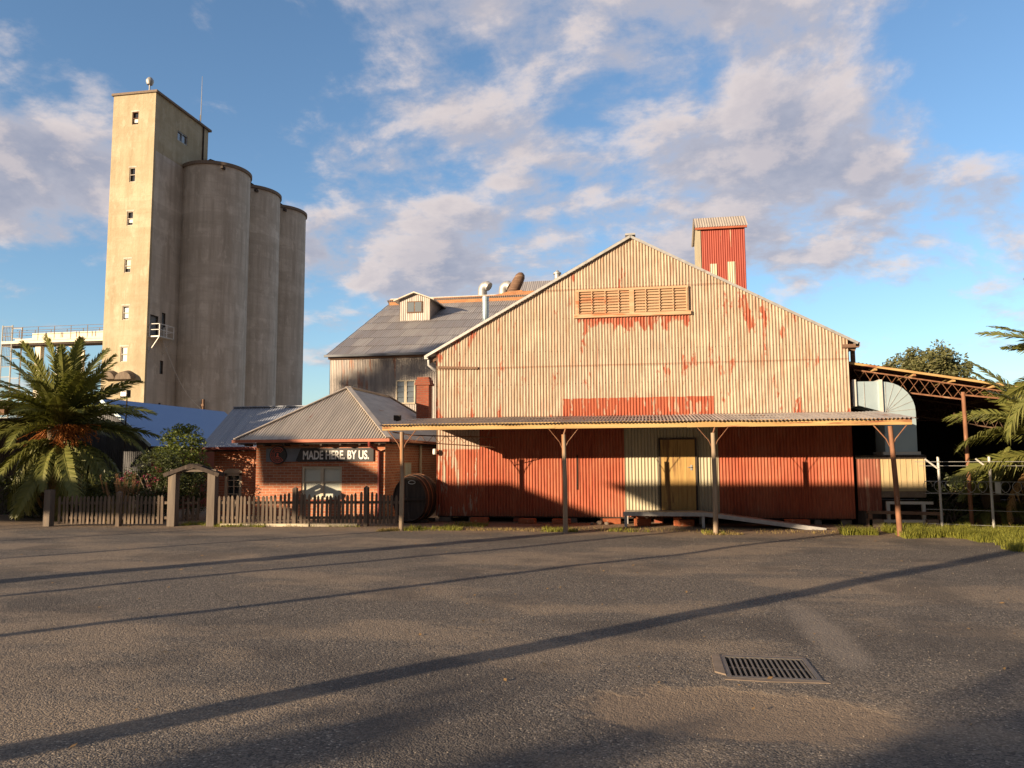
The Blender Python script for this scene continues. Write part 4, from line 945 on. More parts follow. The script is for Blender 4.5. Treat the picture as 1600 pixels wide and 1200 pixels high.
for x in (-12.66, -11.58): f = MB(); f.box(x-.11, x+.11, fy(x)-.1, fy(x)+.1, -.02, 1.45); f.build('post', ARCHW, ar)
apx = -12.12
for s_ in (-1, 1):
    f = MB(); x = apx+s_*.76; f.beam((apx, fy(apx)-.12, 1.63), (x, fy(x)-.12, 1.36), .05, .10); f.beam((apx, fy(apx)+.14, 1.63), (x, fy(x)+.14, 1.36), .05, .10); f.build('rafter', DARKW, ar)
f = MB(); f.beam((-12.75, fy(-12.7), 1.48), (-11.48, fy(-11.5), 1.48), .12, .06); f.build('lintel', ARCHW, ar)
f = MB()
for k in range(4): x = -12.5+.09*k; f.box(x, x+.05, 19.38+.1*k, 19.41+.1*k, .12, .78-.05*(k % 2))
f.beam((-12.53, 19.42, .25), (-12.2, 19.72, .25), .03, .06); f.beam((-12.53, 19.42, .6), (-12.2, 19.72, .6), .03, .06)
tag(f.build('garden_gate', PICKET, None, (-12.5, 19.4, 0)), 'small picket gate standing open inside the timber arch', 'gate')
f = MB(); f.box(-12.45, -11.6, 20.7, 20.75, .30, .52); f.box(-12.45, -11.6, 20.72, 20.77, .54, .62); f.box(-12.45, -11.6, 20.45, 20.8, .12, .17); f.box(-12.42, -12.34, 20.5, 20.8, 0, .3); f.box(-11.7, -11.62, 20.5, 20.8, 0, .3)
tag(f.build('garden_bench', PICKET, None, (-12, 20.7, 0)), 'low weathered timber bench seen through the arch opening', 'bench')

# wine cask beside the shed
ck = thing('wooden_cask', 'large dark old wooden cask lying on its side between cottage and shed', 'cask', (-6.5, 20.75, 0))
def cask():
    ax = Vector((.02, 1, 0)).normalized(); sx = Vector((1, -.02, 0)).normalized(); c = Vector((-6.50, 20.75, .66))
    f = MB(); n = 40; prof = [(0.0, .0), (.56, .0), (.58, -.05), (.60, -.05), (.655, .25), (.68, .55), (.655, .85), (.60, 1.15), (0, 1.12)]
    vs = []; fs = []; m = len(prof)
    for k in range(n):
        t = 2*PI*k/n
        for r, d in prof: vs.append(c + ax*d + sx*(r*.80*math.cos(t)) + Vector((0,0,r*math.sin(t))))
    for k in range(n):
        k2 = (k+1) % n
        for i in range(m-1): fs.append((k*m+i, k*m+i+1, k2*m+i+1, k2*m+i))
    f.add(vs, fs); f.build('staves', DARKW, ck, None, 35)
    f = MB()
    for d, r in ((.10, .632), (.35, .675), (.75, .675), (1.0, .64)):
        vs = []; fs = []
        for k in range(n):
            t = 2*PI*k/n
            for dd, rr_ in ((d-.03, r+.004), (d-.03, r+.012), (d+.03, r+.012), (d+.03, r+.004)): vs.append(c + ax*dd + sx*(rr_*.80*math.cos(t)) + Vector((0,0,rr_*math.sin(t))))
        for k in range(n):
            k2 = (k+1) % n
            for i in range(3): fs.append((k*4+i, k*4+i+1, k2*4+i+1, k2*4+i))
        f.add(vs, fs)
    f.build('hoop', RUST, ck, None, 35)
    f = MB(); f.beam(c-ax*.03-sx*.44, c-ax*.03+sx*.44, .05, .07); f.build('head_bar', DARKW, ck)
    f = MB()
    pts = [c - ax*.02 + sx*(.06+.10*math.cos(2*PI*k/14)) + Vector((0,0,.46+.045*math.sin(2*PI*k/14))) for k in range(15)]
    f.tube(pts, .012, 5, False); f.build('hatch_rim', STEELW, ck)
    for q in ((-6.95, -6.05, 20.95, 21.1, -.01, .08), (-6.95, -6.05, 21.6, 21.75, -.01, .08)): f = MB(); f.box(*q); f.build('cradle', DARKW, ck)
cask()
f = MB(); f.tube([(XL-.02, YF-.05, 1.95), (XL-.02, YF-.12, 1.95)], .05, 8); f.lathe([(0, .1), (.05, .09), (.06, 0), (.05, -.06), (0, -.07)], (XL-.02, YF-.14, 1.95), 10); tag(f.build('wall_lamp', WHITEBD, None, (XL, YF-.1, 1.95), 50), 'small white lamp on the left corner of the red shed wall', 'lamp')
f = MB(); f.box(-8.0, -7.9, 24.0, 24.1, 2.9, 3.3); f.box(-8.06, -7.84, 23.93, 24.05, 3.25, 3.42); f.beam((-7.95, 24.05, 2.5), (-7.95, 24.05, 3.0), .03, .03)
o = tag(f.build('roof_floodlight', DARK, None, (-7.95, 24.05, 2.8)), 'tiny black floodlight on the right slope of the cottage roof', 'floodlight'); o.location.z -= .25

# ------------------------------------------------------------------ right hand side
rs = thing('open_shed', 'open sided shed with sloping roof and lattice trusses right of the corrugated shed', 'shed', (8, 22, 0))
def rz(x): return 4.28 - (x-5.37)*.18
f = MB(); f.corr((5.28, 22.0-.25, 4.30), (1,0,-.18), (.18,0,1), (0,1,0), 9.2, 0, 13, .10, .012, 3); f.build('roof', REDDULL, rs, None, 60)
f = MB(); f.beam((5.30, 21.74, 4.25), (14.2, 21.74, rz(14.2)-.05), .05, .06); f.build('roof_edge', BEAM, rs)
f = MB()
for k in range(9):
    x = 6.0+k*.95; f.beam((x, 21.78, rz(x)-.09), (x+.0, 26, rz(x)-.09), .07, .09)
f.build('purlin', BEAM, rs)
def truss(y, x0, x1, zt, zb, m_, name='truss'):
    f = MB(); n = int((x1-x0)/.25)
    f.beam((x0, y, zt(x0)), (x1, y, zt(x1)), .05, .035); f.beam((x0, y, zb(x0)), (x1, y, zb(x1)), .05, .04)
    for k in range(n):
        a = x0+(x1-x0)*k/n; b = x0+(x1-x0)*(k+1)/n
        f.tube([(a, y-.01, zt(a)), (b, y-.01, zb(b))], .007, 4); f.tube([(b, y+.01, zt(b)), (a, y+.01, zb(a))], .007, 4)
    f.build(name, m_, rs)
truss(22.0, 5.5, 8.2, lambda x: rz(x)-.17, lambda x: rz(x)-.62+.03*(x-5.5), RUST); truss(22.0, 8.2, 13.5, lambda x: rz(x)-.17, lambda x: rz(x)-.42+.055*(x-8.2), RUST)
truss(26.0, 6, 13.5, lambda x: rz(x)-.2, lambda x: rz(x)-.75, BROWNW); truss(29, 6, 13.5, lambda x: 3.35, lambda x: 3.0, BROWNW)
for x, y in ((7.9, 21.2), (12.2, 21.2)): f = MB(); f.tube([(x-.22, y-.75, 0), (x+.0, y, 1.8), (x+.1, y+.75, rz(x)-.5)] if 0 else [(x, y, 0), (x+.02, y+.1, rz(x)-.45)], .05, 8); f.build('post', RUST, rs, None, 50)
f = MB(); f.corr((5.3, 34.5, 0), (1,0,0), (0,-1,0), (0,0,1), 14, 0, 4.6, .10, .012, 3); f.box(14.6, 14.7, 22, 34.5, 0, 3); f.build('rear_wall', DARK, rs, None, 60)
f = MB(); f.box(XR+.16, XR+.26, YF+.3, YF+.4, 4.22, ZE-.1); f.build('eave_post', BROWNW, rs)
# big galvanised duct
du = thing('air_duct', 'large shiny galvanised elbow duct on the right side of the shed', 'duct', (6, 21.8, 0))
oc = Vector((6.13, 0, 2.92)); prof = [(5.36, 3.74), (6.05, 3.72)]
arc = [(oc.x+.78*math.sin(t), oc.z+.80*math.cos(t)) for t in [R(10+10*k) for k in range(9)]]
poly = [(5.36, 3.74), (6.05, 3.735)] + arc + [(6.90, 1.88), (6.12, 1.88), (6.14, 2.92), (5.36, 3.15)]
f = MB(); f.prism(poly, 'y', 21.72, 22.6); f.build('casing', GALV, du)
f = MB()
for k in range(6):
    t = R(5+16*k); f.beam((oc.x+.05, 21.715, oc.z), (oc.x+.77*math.sin(t), 21.715, oc.z+.79*math.cos(t)), .012, .012)
f.box(5.66, 5.675, 21.708, 21.719, 3.05, 3.73); f.build('seam', GALVD, du)
for q in ((5.37, 5.46, 21.66, 22.66, 3.08, 3.79), (6.02, 6.11, 21.655, 22.655, 2.90, 3.775), (6.05, 6.96, 21.66, 22.66, 1.80, 1.878)): f = MB(); f.box(*q); f.build('flange', STEELW, du)
f = MB(); f.box(6.0, 7.02, 21.6, 22.7, 1.72, 1.795); f.build('base_flashing', GALVD, du)
# clad box under the duct
lean = thing('clad_hutch', 'small lean-to clad in red iron and beige ribbed panels under the duct', 'hutch', (6.2, 21.7, 0))
f = MB(); f.corr((5.36, 21.62, 0), (1,0,0), (0,-1,0), (0,0,1), .58, .36, 1.70, .0765, .010, 5); f.build('red_cladding', REDDULL, lean, None, 60)
f = MB(); f.box(5.96, 7.04, 21.64, 22.9, .86, 1.70)
for k in range(8): f.box(6.0+k*.14, 6.012+k*.14, 21.625, 21.641, .88, 1.70)
f.build('beige_panel', BEIGE, lean)
f = MB(); f.box(5.34, 7.06, 21.58, 22.95, 1.702, 1.79); f.build('top_flashing', DARKW, lean)
f = MB(); f.box(5.94, 7.03, 21.65, 22.9, .70, .857); f.build('lower_panel', STUMP, lean)
f = MB(); f.box(5.36, 5.94, 21.7, 22.9, .0, 1.69); f.build('inner_wall', DARKW, lean)
st = thing('steel_frame_bench', 'pale grey welded steel stand with two rails below the beige panels', 'stand', (6.4, 21.3, 0))
f = MB(); f.beam((5.95, 21.3, .58), (7.06, 21.3, .58), .06, .07); f.beam((5.75, 21.2, .13), (7.0, 21.2, .13), .06, .07); f.build('rail', STEELW, st)
for x in (5.98, 6.82): f = MB(); f.box(x-.04, x+.04, 21.22, 21.30, -.01, .545); f.build('leg', STEELW, st)
f = MB(); f.beam((5.42, 21.05, .36), (7.2, 21.05, .33), .12, .07); f.box(5.45, 5.53, 21.0, 21.1, 0, .32); f.box(7.08, 7.16, 21.0, 21.1, 0, .3); tag(f.build('timber_plank', BROWNW, None, (6.3, 21.05, 0)), 'weathered brown plank on short legs in front of the steel stand', 'plank')
for i, (x, l) in enumerate(((5.62, 'grey concrete block at the shed corner below the red lean-to'), (7.0, 'grey concrete block at the right end of the brown plank'))):
    f = MB(); f.box(x-.18, x+.18, 21.0, 21.25, 0, .18); tag(f.build('concrete_block', STUMP, None, (x, 21.1, 0)), l, 'concrete block', 'concrete blocks by the lean-to')
# security fence
sf = thing('security_fence', 'wire security fence with angled post arms and coiled razor wire at right', 'fence', (8, 20.5, 0))
fposts = [(7.06, 20.75), (8.06, 20.35), (9.1, 19.95)]
for x, y in fposts:
    f = MB(); f.tube([(x, y, -.02), (x-.01, y, 1.74)], .032, 8); p_ = f.build('post', STEELW, sf, None, 50)
    f = MB(); f.tube([(x, y-.03, 1.42), (x-.32, y-.03, 1.69)], .022, 6); f.build('arm', STEELW, p_, None, 50)
f = MB(); A = Vector((6.75, 20.87, 0)); B = Vector((10.2, 19.5, 0))
for z, o_ in ((1.62, -.2), (1.52, -.1), (1.14, 0), (.84, 0), (.45, 0), (.1, 0)): f.tube([A+Vector((o_, 0, z)), B+Vector((o_, 0, z))], .007, 4)
f.build('wire', GALVD, sf)
f = MB(); pts = []
for k in range(16*16):
    s = k/(16*16); t = 2*PI*k/16; pts.append(A.lerp(B, s)+Vector((.10*math.cos(t)*.4, -.04, 1.0+.145*math.sin(t)))+Vector((.12*math.cos(t), 0, 0)))
f.tube(pts, .007, 4, False); f.build('razor_coil', GALVD, sf)
f = MB(); f.box(8.12, 8.24, 20.28, 20.30, .86, 1.13); tag(f.build('fence_sign', STEELW, None, (8.18, 20.29, 1)), 'small blank pale plate tied to the second security fence post', 'sign')

# ------------------------------------------------------------------ vegetation
def frond_mesh(name, L, droop, n=44, mat_=None, seed=0, ll=.42, hang=.35, curl=0):
    rn = random.Random(seed); f = MB(); pts = []; ang = 0; p = Vector((0,0,0)); N = 14
    for i in range(N+1):
        pts.append(p.copy()); ang = -droop*(i/N)**1.3; p = p + Vector((math.cos(ang), curl*.02*i, math.sin(ang)))*(L/N)
    f.tube(pts, [.028*(1-.85*i/N) for i in range(N+1)], 5)
    for k in range(n):
        s = .10+.90*k/(n-1); q = s*N; i = min(N-1, int(q)); a = pts[i].lerp(pts[i+1], q-i); d = (pts[i+1]-pts[i]).normalized()
        side = Vector((0,1,0)); nor = side.cross(d)*-1
        if nor.z < 0: nor = -nor
        ln = ll*(math.sin(PI*min(1, (s*.82+.16)))**.6)*rn.uniform(.85, 1.1)
        for sg in (-1, 1):
            dr_ = (d*rn.uniform(.62, .85) + side*sg*.72 + nor*rn.uniform(.05, .32)).normalized()
            m = a + dr_*ln*.55; e = a + dr_*ln + Vector((0,0,-hang*ln*rn.uniform(.5, 1.2)))
            w = d*.025
            f.add([a-w, a+w, m+w*1.1, m-w*1.1, e], [(0,1,2,3),(3,2,4)])
    return f
def palm(x, y, z, L, counts, label, name='palm_tree', seed=1, trunk_r=.3, fruit=True, dry=6, off=None, filt=None):
    rn = random.Random(seed)
    t = thing(name, label, 'palm', (x, y, 0))
    f = MB(); f.tube([(x, y, -.05), (x+.03, y, z*.5), (x, y, z), (x, y, z+.25)], [trunk_r*1.1, trunk_r*.95, trunk_r*1.15, trunk_r*.5], 12); f.build('trunk', PTRUNK, t, None, 60)
    src = []
    for v, (dr_, hg) in enumerate(((.45, .25), (.95, .4), (1.45, .6), (1.1, .5))):
        o = frond_mesh('frond', L, dr_, 58, None, seed*10+v, .46*L/2.4, hg).build('frond', FROND, t, (0, 0, 0)); src.append(o)
    dsrc = frond_mesh('dry', L*.8, 1.2, 30, None, 99, .34, .9).build('dry_frond', FRONDD, t, (0, 0, 0))
    used = set(); k = 0
    for tier, (n, e0, e1) in enumerate(counts):
        for i in range(n):
            az = k*2.39996+rn.uniform(-.2, .2); el = R(rn.uniform(e0, e1)); k += 1
            if filt and not filt(az, el): continue
            if e1 > 60: v = 0
            elif e1 > 20: v = rn.choice((0, 1, 3))
            else: v = rn.choice((1, 2, 3))
            s = rn.uniform(.85, 1.08)
            mt = Matrix.Translation((rn.uniform(-.08, .08), rn.uniform(-.08, .08), z+rn.uniform(-.1, .12)-.35*(e1 < 20))) @ Matrix.Rotation(az, 4, 'Z') @ Matrix.Rotation(-el, 4, 'Y') @ Matrix.Rotation(rn.uniform(-.5, .5), 4, 'X') @ Matrix.Scale(s, 4)
            if v not in used: used.add(v); src[v].matrix_local = mt
            else: child(src[v], t, mt)
    for v, o in enumerate(src):
        if v not in used: bpy.data.objects.remove(o)
    if dry == 0: bpy.data.objects.remove(dsrc)
    for i in range(dry):
        az = i*2*PI/dry+rn.uniform(-.3, .3); mt = Matrix.Translation((0, 0, z-.35)) @ Matrix.Rotation(az, 4, 'Z') @ Matrix.Rotation(R(rn.uniform(25, 50)), 4, 'Y')
        if i == 0: dsrc.matrix_local = mt
        else: child(dsrc, t, mt)
    if fruit:
        for i in range(6):
            az = R(-90)+rn.uniform(-1.5, 1.5); f = MB(); d = Vector((math.cos(az), math.sin(az), 0))
            c0 = Vector((x, y, z-.05)); 
            for j in range(26):
                e = c0 + d*rn.uniform(.45, 1.15) + Vector((rn.uniform(-.3, .3), rn.uniform(-.2, .2), rn.uniform(-.45, .12)))
                f.tube([c0+d*.3, (c0+d*.3).lerp(e, .6)+Vector((0,0,.1)), e], .010, 4)
                for q in range(5):
                    pp = e+Vector((rn.uniform(-.05, .05), rn.uniform(-.05, .05), rn.uniform(-.12, .03))); s = .02
                    f.add([pp+Vector((s,0,0)), pp+Vector((-s,0,0)), pp+Vector((0,s,0)), pp+Vector((0,-s,0)), pp+Vector((0,0,s)), pp+Vector((0,0,-s))], [(0,2,4),(2,1,4),(1,3,4),(3,0,4),(2,0,5),(1,2,5),(3,1,5),(0,3,5)])
            f.build('fruit_cluster', FRUIT, t)
    return t
palm(-17.55, 20.9, 2.75, 2.7, [(16, 58, 85), (24, 32, 60), (26, 2, 32), (32, -52, 0)], 'large date palm with orange fruit stalks behind the left picket fence', seed=2, trunk_r=.36)
palm(9.85, 18.5, 3.6, 2.6, [(8, 55, 85), (14, 20, 55), (14, -10, 20), (12, -40, -10)], 'tall date palm at the right edge whose fronds hang in front of the open shed', seed=4, trunk_r=.30, fruit=False, dry=5)
palm(9.75, 20.7, 2.15, 2.7, [(6, 45, 80), (16, 12, 42), (10, -8, 14)], 'spreading palm behind the security fence with long arching fronds at the right edge', name='palm_tree', seed=6, trunk_r=.26, fruit=False, dry=6)
palm(8.75, 22.2, .75, 1.55, [(5, 45, 80), (10, 15, 45), (10, -10, 15)], 'young low palm with dry fronds behind the security fence', name='young_palm', seed=8, trunk_r=.2, fruit=False, dry=9)

def leaves(mb, c, rad, n, size, rn, core=.45, flat=1):
    for k in range(n):
        while True:
            d = Vector((rn.uniform(-1,1), rn.uniform(-1,1), rn.uniform(-1,1)))
            if core**2 < d.length_squared < 1: break
        p = Vector(c)+Vector((d.x*rad[0], d.y*rad[1], d.z*rad[2]))
        a = Vector((rn.uniform(-1,1), rn.uniform(-1,1), rn.uniform(-.6,.6))).normalized(); b = a.cross(Vector((rn.uniform(-1,1), rn.uniform(-1,1), rn.uniform(-1,1)))).normalized()
        s = size*rn.uniform(.6, 1.3)
        mb.add([p-a*s, p-b*s*.42, p+a*s, p+b*s*.42], [(0,1,2,3)])
def clumps(mb, c, rad, nc, per, cr, size, rn):
    for k in range(nc):
        while True:
            d = Vector((rn.uniform(-1,1), rn.uniform(-1,1), rn.uniform(-1,1)))
            if .2 < d.length_squared < 1: break
        q = Vector(c)+Vector((d.x*rad[0], d.y*rad[1], d.z*rad[2])); r = cr*rn.uniform(.6, 1.3)
        leaves(mb, q, (r, r, r*.75), per, size, rn, .1)
def shrub(name, label, c, rad, nc, per, cr, size, m_, seed, stems=5, flowers=0, cat='shrub', group=None):
    rn = random.Random(seed); t = thing(name, label, cat, (c[0], c[1], 0), group)
    f = MB(); clumps(f, c, rad, nc, per, cr, size, rn); f.build('foliage', m_, t)
    f = MB()
    for k in range(stems):
        e = Vector(c)+Vector((rn.uniform(-.6,.6)*rad[0], rn.uniform(-.6,.6)*rad[1], rn.uniform(-.2,.6)*rad[2])); b = Vector((c[0]+rn.uniform(-.2,.2), c[1]+rn.uniform(-.15,.15), -.02))
        f.tube([b, b.lerp(e, .5)+Vector((rn.uniform(-.1,.1), 0, .1)), e], [.03, .022, .01], 5)
    f.build('stem', BARK, t)
    if flowers:
        f = MB()
        for k in range(flowers):
            q = Vector(c)+Vector((rn.uniform(-.85,.5)*rad[0], -rn.uniform(.5,1.0)*rad[1], rn.uniform(-.3,.45)*rad[2])); leaves(f, q, (.14, .12, .10), 26, .032, rn, .0)
        f.build('blossom', FLOWER, t)
    return t
shrub('leafy_bush', 'tall leafy bush with sunlit top behind the timber arch', (-14.25, 22.0, 1.75), (.85, .65, 1.05), 95, 70, .26, .055, LEAFB, 11)
shrub('flowering_bush', 'dark bush with magenta flowers left of the timber arch', (-14.15, 20.6, 1.1), (1.0, .55, .95), 95, 60, .24, .045, LEAFD, 12, 5, 8)
shrub('hedge_shrub', 'dark rounded shrub between palm and dry plumes behind the fence', (-15.6, 20.6, .8), (.75, .5, .65), 55, 60, .24, .045, LEAFD, 13)
shrub('climbing_plant', 'dark creeper hanging around the right post of the timber arch', (-13.35, 21.2, .95), (.5, .4, .75), 46, 55, .20, .045, LEAFD, 14)
rn = random.Random(21)
pg = thing('plume_grass', 'clump of dry brown plume grass behind the left picket fence', 'grass clump', (-14.75, 20.0, 0))
f = MB()
for k in range(26):
    b = Vector((-14.75+rn.uniform(-.3, .3), 20+rn.uniform(-.2, .2), 0)); e = b+Vector((rn.uniform(-.35, .35), rn.uniform(-.3, .1), rn.uniform(.9, 1.45)))
    for j in range(70):
        s = rn.uniform(.62, 1); q = b.lerp(e, s)+Vector((.0, 0, -.05*s)); d = Vector((rn.uniform(-.6,.6), rn.uniform(-.6,.6), rn.uniform(.2,1))).normalized()*.07
        w = Vector((.004, .003, 0)); f.add([q-w, q+w, q+d], [(0,1,2)])
f.build('plume', PLUME, pg)
f = MB()
for k in range(160):
    b = Vector((-14.75+rn.uniform(-.35, .35), 20+rn.uniform(-.25, .25), 0)); e = b+Vector((rn.uniform(-.5, .5), rn.uniform(-.4, .2), rn.uniform(.5, 1.0))); w = Vector((.008, 0, 0)); f.add([b-w, b+w, e], [(0,1,2)])
f.build('blade', GRASSD, pg)
def tree(name, label, x, y, h, crown, m_, seed, cat='tree', size=.12, nc=120, per=60, cr=1.0, tr=.25):
    rn = random.Random(seed); t = thing(name, label, cat, (x, y, 0))
    f = MB(); cz = sum(c[2] for c in crown)/len(crown)
    f.tube([(x, y, -.1), (x+.2, y, cz*.5), (x, y, cz)], [tr, tr*.75, tr*.35], 9)
    for c in crown: f.tube([(x, y, cz*.55), ((x+c[0])/2, (y+c[1])/2, cz*.8), (c[0], c[1], c[2])], [tr*.5, tr*.3, tr*.1], 6)
    f.build('trunk', BARK, t, None, 60)
    f = MB()
    for c in crown: clumps(f, c[:3], (c[3], c[3], c[3]*.8), int(nc/len(crown)), per, cr, size, rn)
    f.build('crown', m_, t); return t
tree('gum_tree', 'rounded gum tree showing above the open shed roof', 20.2, 60, 10, [(18.7, 60, 7.9, 1.4), (20.0, 60, 8.5, 1.7), (21.6, 60, 7.6, 1.6), (20.5, 61, 6.5, 2.2)], LEAFE, 31, size=.14, nc=210, per=70, cr=.6, tr=.3)

# grass strips and weeds
def grass(name, m_, areas, n, h0, h1, seed):
    rn = random.Random(seed); f = MB()
    tot = sum(a[4] for a in areas)
    for (x0, x1, y0, y1, w_) in areas:
        for k in range(int(n*w_/tot)):
            x = rn.uniform(x0, x1); e = mnoise.noise((x*.9, seed, 0))*.35; y = rn.uniform(y0, y1)+e
            if mnoise.noise((x*1.6, y*2.0, seed)) < -.15: continue
            h = rn.uniform(h0, h1)*(.7+.6*abs(mnoise.noise((x*2, y*2, 9)))); a = rn.uniform(0, 2*PI); d = Vector((math.cos(a), math.sin(a), 0)); s = d.cross(Vector((0,0,1)))*rn.uniform(.003, .007)
            b = Vector((x, y, -.01)); m = b+d*h*.25+Vector((0,0,h*.6)); t = b+d*h*rn.uniform(.4, .9)+Vector((0,0,h*rn.uniform(.7, 1)))
            f.add([b-s, b+s, m+s*.7, m-s*.7, t], [(0,1,2,3),(3,2,4)])
    return tag(f.build(name, m_), None, None, None, 'stuff')
grass('grass', GRASS, [(4.3, 5.6, 18.7, 19.2, 1.0), (5.4, 7.2, 18.1, 19.9, 5), (6.6, 9.5, 15.9, 20.2, 9), (7, 11, 14.6, 17, 4)], 42000, .09, .30, 41)
grass('weeds', GRASS, [(-6.0, -4.6, 18.6, 19.2, 1.0), (-5.3, -4.2, 19.8, 20.6, .5), (-2.6, -1.7, 18.7, 19.4, .7), (-9.5, -7, 19.5, 19.8, .4), (-11.4, -10, 19.1, 19.4, .5), (-12.6, -11.6, 19.4, 20.4, .8), (1.2, 1.7, 18.6, 19.0, .2), (-1.0, 0, 18.9, 19.2, .2)], 7000, .04, .17, 42)
grass('dry_grass', GRASSD, [(-6.6, -5.7, 18.3, 18.9, 1.2), (-5.5, 5.0, 18.9, 19.9, 1.0), (1.2, 2.3, 18.4, 18.9, .5), (-4.5, -2, 18.8, 19.4, .4)], 4200, .03, .12, 43)
rn = random.Random(51); f = MB()
for k in range(5200):
    y = 3.2 + 16.5*rn.random()**1.3; x = rn.uniform(-1.0*y-1, .50*y+1); s = rn.uniform(.002, .0075)*(1+.035*y)
    if .55 < x < 1.35 and 6.55 < y < 7.35: continue
    z = hgt(x, y)+s*.3; q = [Vector((rn.uniform(.6,1)*s, 0, 0)), Vector((-rn.uniform(.6,1)*s, 0, 0)), Vector((0, rn.uniform(.6,1)*s, 0)), Vector((0, -rn.uniform(.6,1)*s, 0)), Vector((0,0,s*.7)), Vector((0,0,-s*.5))]
    f.add([v+Vector((x, y, z)) for v in q], [(0,2,4),(2,1,4),(1,3,4),(3,0,4),(2,0,5),(1,2,5),(3,1,5),(0,3,5)])
tag(f.build('gravel', STONE), None, None, None, 'stuff')

# drain grate in the foreground
gr = thing('drain_grate', 'worn rectangular iron drain grate set into the asphalt in the foreground', 'drain', (.95, 6.95, 0))
f = MB()
for (a, b, c, d) in ((.585, 1.315, 6.60, 6.645), (.585, 1.315, 7.255, 7.30), (.585, .625, 6.645, 7.255), (1.275, 1.315, 6.645, 7.255)): f.box(a, b, c, d, -.05, .003)
f.build('frame', IRONCAST, gr)
f = MB()
for k in range(15):
    x = .665+k*.0425; f.box(x-.007, x+.007, 6.646, 7.254, -.045, -.002)
f.box(.63, 1.27, 6.94, 6.955, -.045, -.008); f.build('bar', IRONCAST, gr)
f = MB(); f.prism([(.50, 6.74), (.58, 6.66), (.583, 7.31), (.515, 7.30)], 'z', -.03, .008); f.build('kerb_strip', STUMP, gr)
f = MB(); f.prism([(.56, 6.54), (.9, 6.52), (1.36, 6.55), (1.33, 6.598), (.58, 6.598)], 'z', -.03, .001); f.build('collar', STUMP, gr)
f = MB(); f.prism([(.58, 7.302), (1.32, 7.302), (1.30, 7.35), (.9, 7.36), (.6, 7.34)], 'z', -.03, .001); f.build('collar', STUMP, gr)

# ------------------------------------------------------------------ unseen casters of the long shadows: added panels and post, a pole, trees
# built on the line Y = PY; a point (x, z) of its shadow on the shed front comes from (x - DX, z + DZ)
PY = -1.0; DX = (21.5-PY)*math.tan(SAZ); DZ = (21.5-PY)/math.cos(SAZ)*math.tan(SEL)
def shadow_panel(name, label, cat, poly, posts=(), m_=BROWNW, dy=0):  # added panel out of view, its outline cut to the shadow it casts
    t = thing(name, label, cat, (sum(p[0] for p in poly)/len(poly)-DX, PY+dy, 0))
    k = dy; P = [(x-DX+k*math.tan(SAZ), z+DZ-k/math.cos(SAZ)*math.tan(SEL)) for x, z in poly]
    f = MB(); f.prism(P, 'y', PY+dy, PY+dy+.12); f.build('panel', m_, t)
    for x, w in posts:
        f = MB(); f.box(x-w/2, x+w/2, PY+dy+.12, PY+dy+.12+w, 0, DZ+.3); f.build('post', m_, t)
    return t
shadow_panel('yard_shadow_panel', 'long timber panel on posts, added out of frame to shade the lower shed wall', 'shadow panel', [(-1.15, 1.04), (0, 1.05), (12, 1.05), (12, -.12), (5.2, -.15), (4.6, -.5), (2.4, -.55), (.35, .34)], [(-17.3, .12), (-13.56, .12)])  # added to cast the band shadow low on the shed
shadow_panel('hip_shadow_panel', 'timber panel on posts with a sloped end, added out of frame to shade the left of the shed wall', 'shadow panel', [(-7.1, -.45), (-8.3, .40), (-6.5, .45), (-6.3, 1.06), (-3.77, 1.07), (-1.46, .25), (-.75, -.05), (-.75, -.45)], [(-23.7, .11), (-28.6, .10)])  # added to cast the sloped shadow at the shed's left
shadow_panel('rear_shadow_panel', 'timber panel on a post farther left, added out of frame to shade the left fence and side building', 'shadow panel', [(-23, -.35), (-10.9, -.35), (-10.95, .45), (-14, .75), (-19.6, .8), (-20.2, 3.0), (-23, 3.0)], [(-34.5, .12)], dy=.6)  # added to keep the left fence and side building in shade
f = MB(); f.tube([(-8.64, -1, -.05), (-8.64, -1, 4.4)], .17, 12); tag(f.build('utility_pole', BARK, None, (-8.64, -1, 0)), 'thick timber pole standing out of frame at the left of the yard', 'pole')
tree('street_tree', 'broad leafy tree out of frame, throwing soft shade over the near asphalt', -13, -12.8, 7, [(-13.0, -12.2, 4.6, 1.0), (-12.1, -13.1, 4.5, 1.2), (-11.1, -14.0, 4.5, 1.2), (-11.6, -11.2, 4.5, .8)], LEAFD, 61, size=.15, nc=80, per=40, cr=.6)
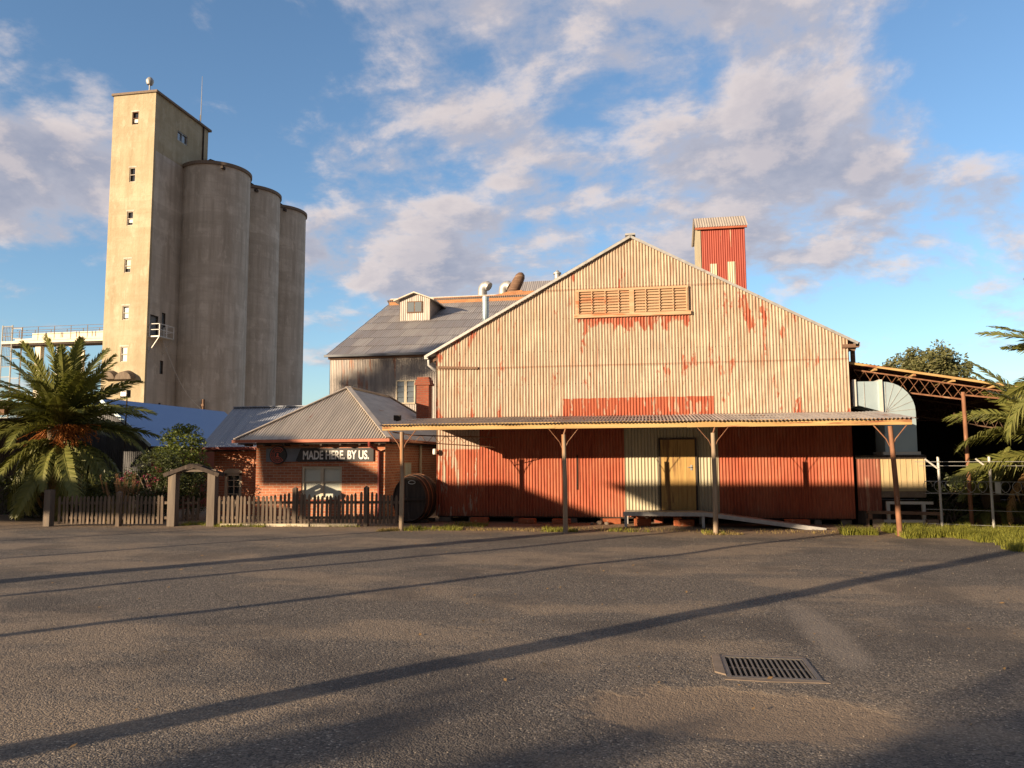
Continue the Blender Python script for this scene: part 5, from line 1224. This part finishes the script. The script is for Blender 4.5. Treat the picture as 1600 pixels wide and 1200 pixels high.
shadow_panel('gable_shadow_panel', 'timber panel higher than the others, added out of frame to shade the cottage front', 'shadow panel', [(-11.95, 1.10), (-8.1, 1.08), (-8.1, 1.42), (-9.7, 2.10), (-10.6, 2.52), (-12.2, 2.62)], [(-33.2, .12)], dy=.3)  # added to cast the shade on the cottage wall
f = MB(); f.box(-19.7, -19.35, -1.2, -.85, 0, 6.0); tag(f.build('band_shadow_post', BARK, None, (-19.5, -1, 0)), 'square timber post added out of frame to cast a wide shadow band on the yard', 'shadow post')  # unseen post added for one wide soft shadow band
tree('street_tree', 'tall distant gum tree out of frame, throwing shade on the mill wall', -56, -20, 19, [(-58.6, -20, 18.9, 1.0), (-55.6, -20, 19.2, .7), (-60, -20, 18.2, .8), (-57.0, -20, 19.9, .8), (-54, -20, 20.1, .7)], LEAFE, 63, size=.2, nc=60, per=50, cr=.8)

shrub('dark_shrub', 'dark scrub behind the security fence, next to the beige panels', (7.9, 22.6, .6), (.9, .6, .75), 55, 50, .26, .05, LEAFD, 15)
shrub('dark_shrub', 'dark scrub behind the security fence, at the very right edge', (10.2, 21.4, .6), (1.0, .6, .8), 55, 50, .26, .05, LEAFD, 16)

shrub('dark_shrub', 'dark scrub under the palm at the left edge of the yard', (-19.2, 21.6, .7), (1.3, .7, .8), 60, 55, .26, .05, LEAFD, 17)

rn = random.Random(77); f = MB()
for k in range(1500):
    x = rn.uniform(-16, 9); y = (fy(x) if x < -6.4 else 20.2) - abs(rn.gauss(0, .55)) if k % 3 else rn.uniform(4, 19)
    s_ = rn.uniform(.012, .035); a = rn.uniform(0, 6.28); d = Vector((math.cos(a), math.sin(a), rn.uniform(-.2, .3)))*s_; e = Vector((-math.sin(a), math.cos(a), rn.uniform(-.2, .4)))*s_*.5
    c = Vector((x, y, max(hgt(x, y), -.004)+.012)); f.add([c-d, c-e, c+d, c+e], [(0,1,2,3)])
tag(f.build('leaf_litter', FRONDD), None, None, None, 'stuff')

tree('sapling', 'thin sapling with a small crown out of frame, beside the broad tree', -17.7, -14.4, 5, [(-17.7, -14.4, 4.4, .5), (-17.0, -15.0, 4.5, .45), (-18.4, -13.7, 4.3, .5)], LEAFD, 64, size=.13, nc=36, per=32, cr=.36, tr=.05)
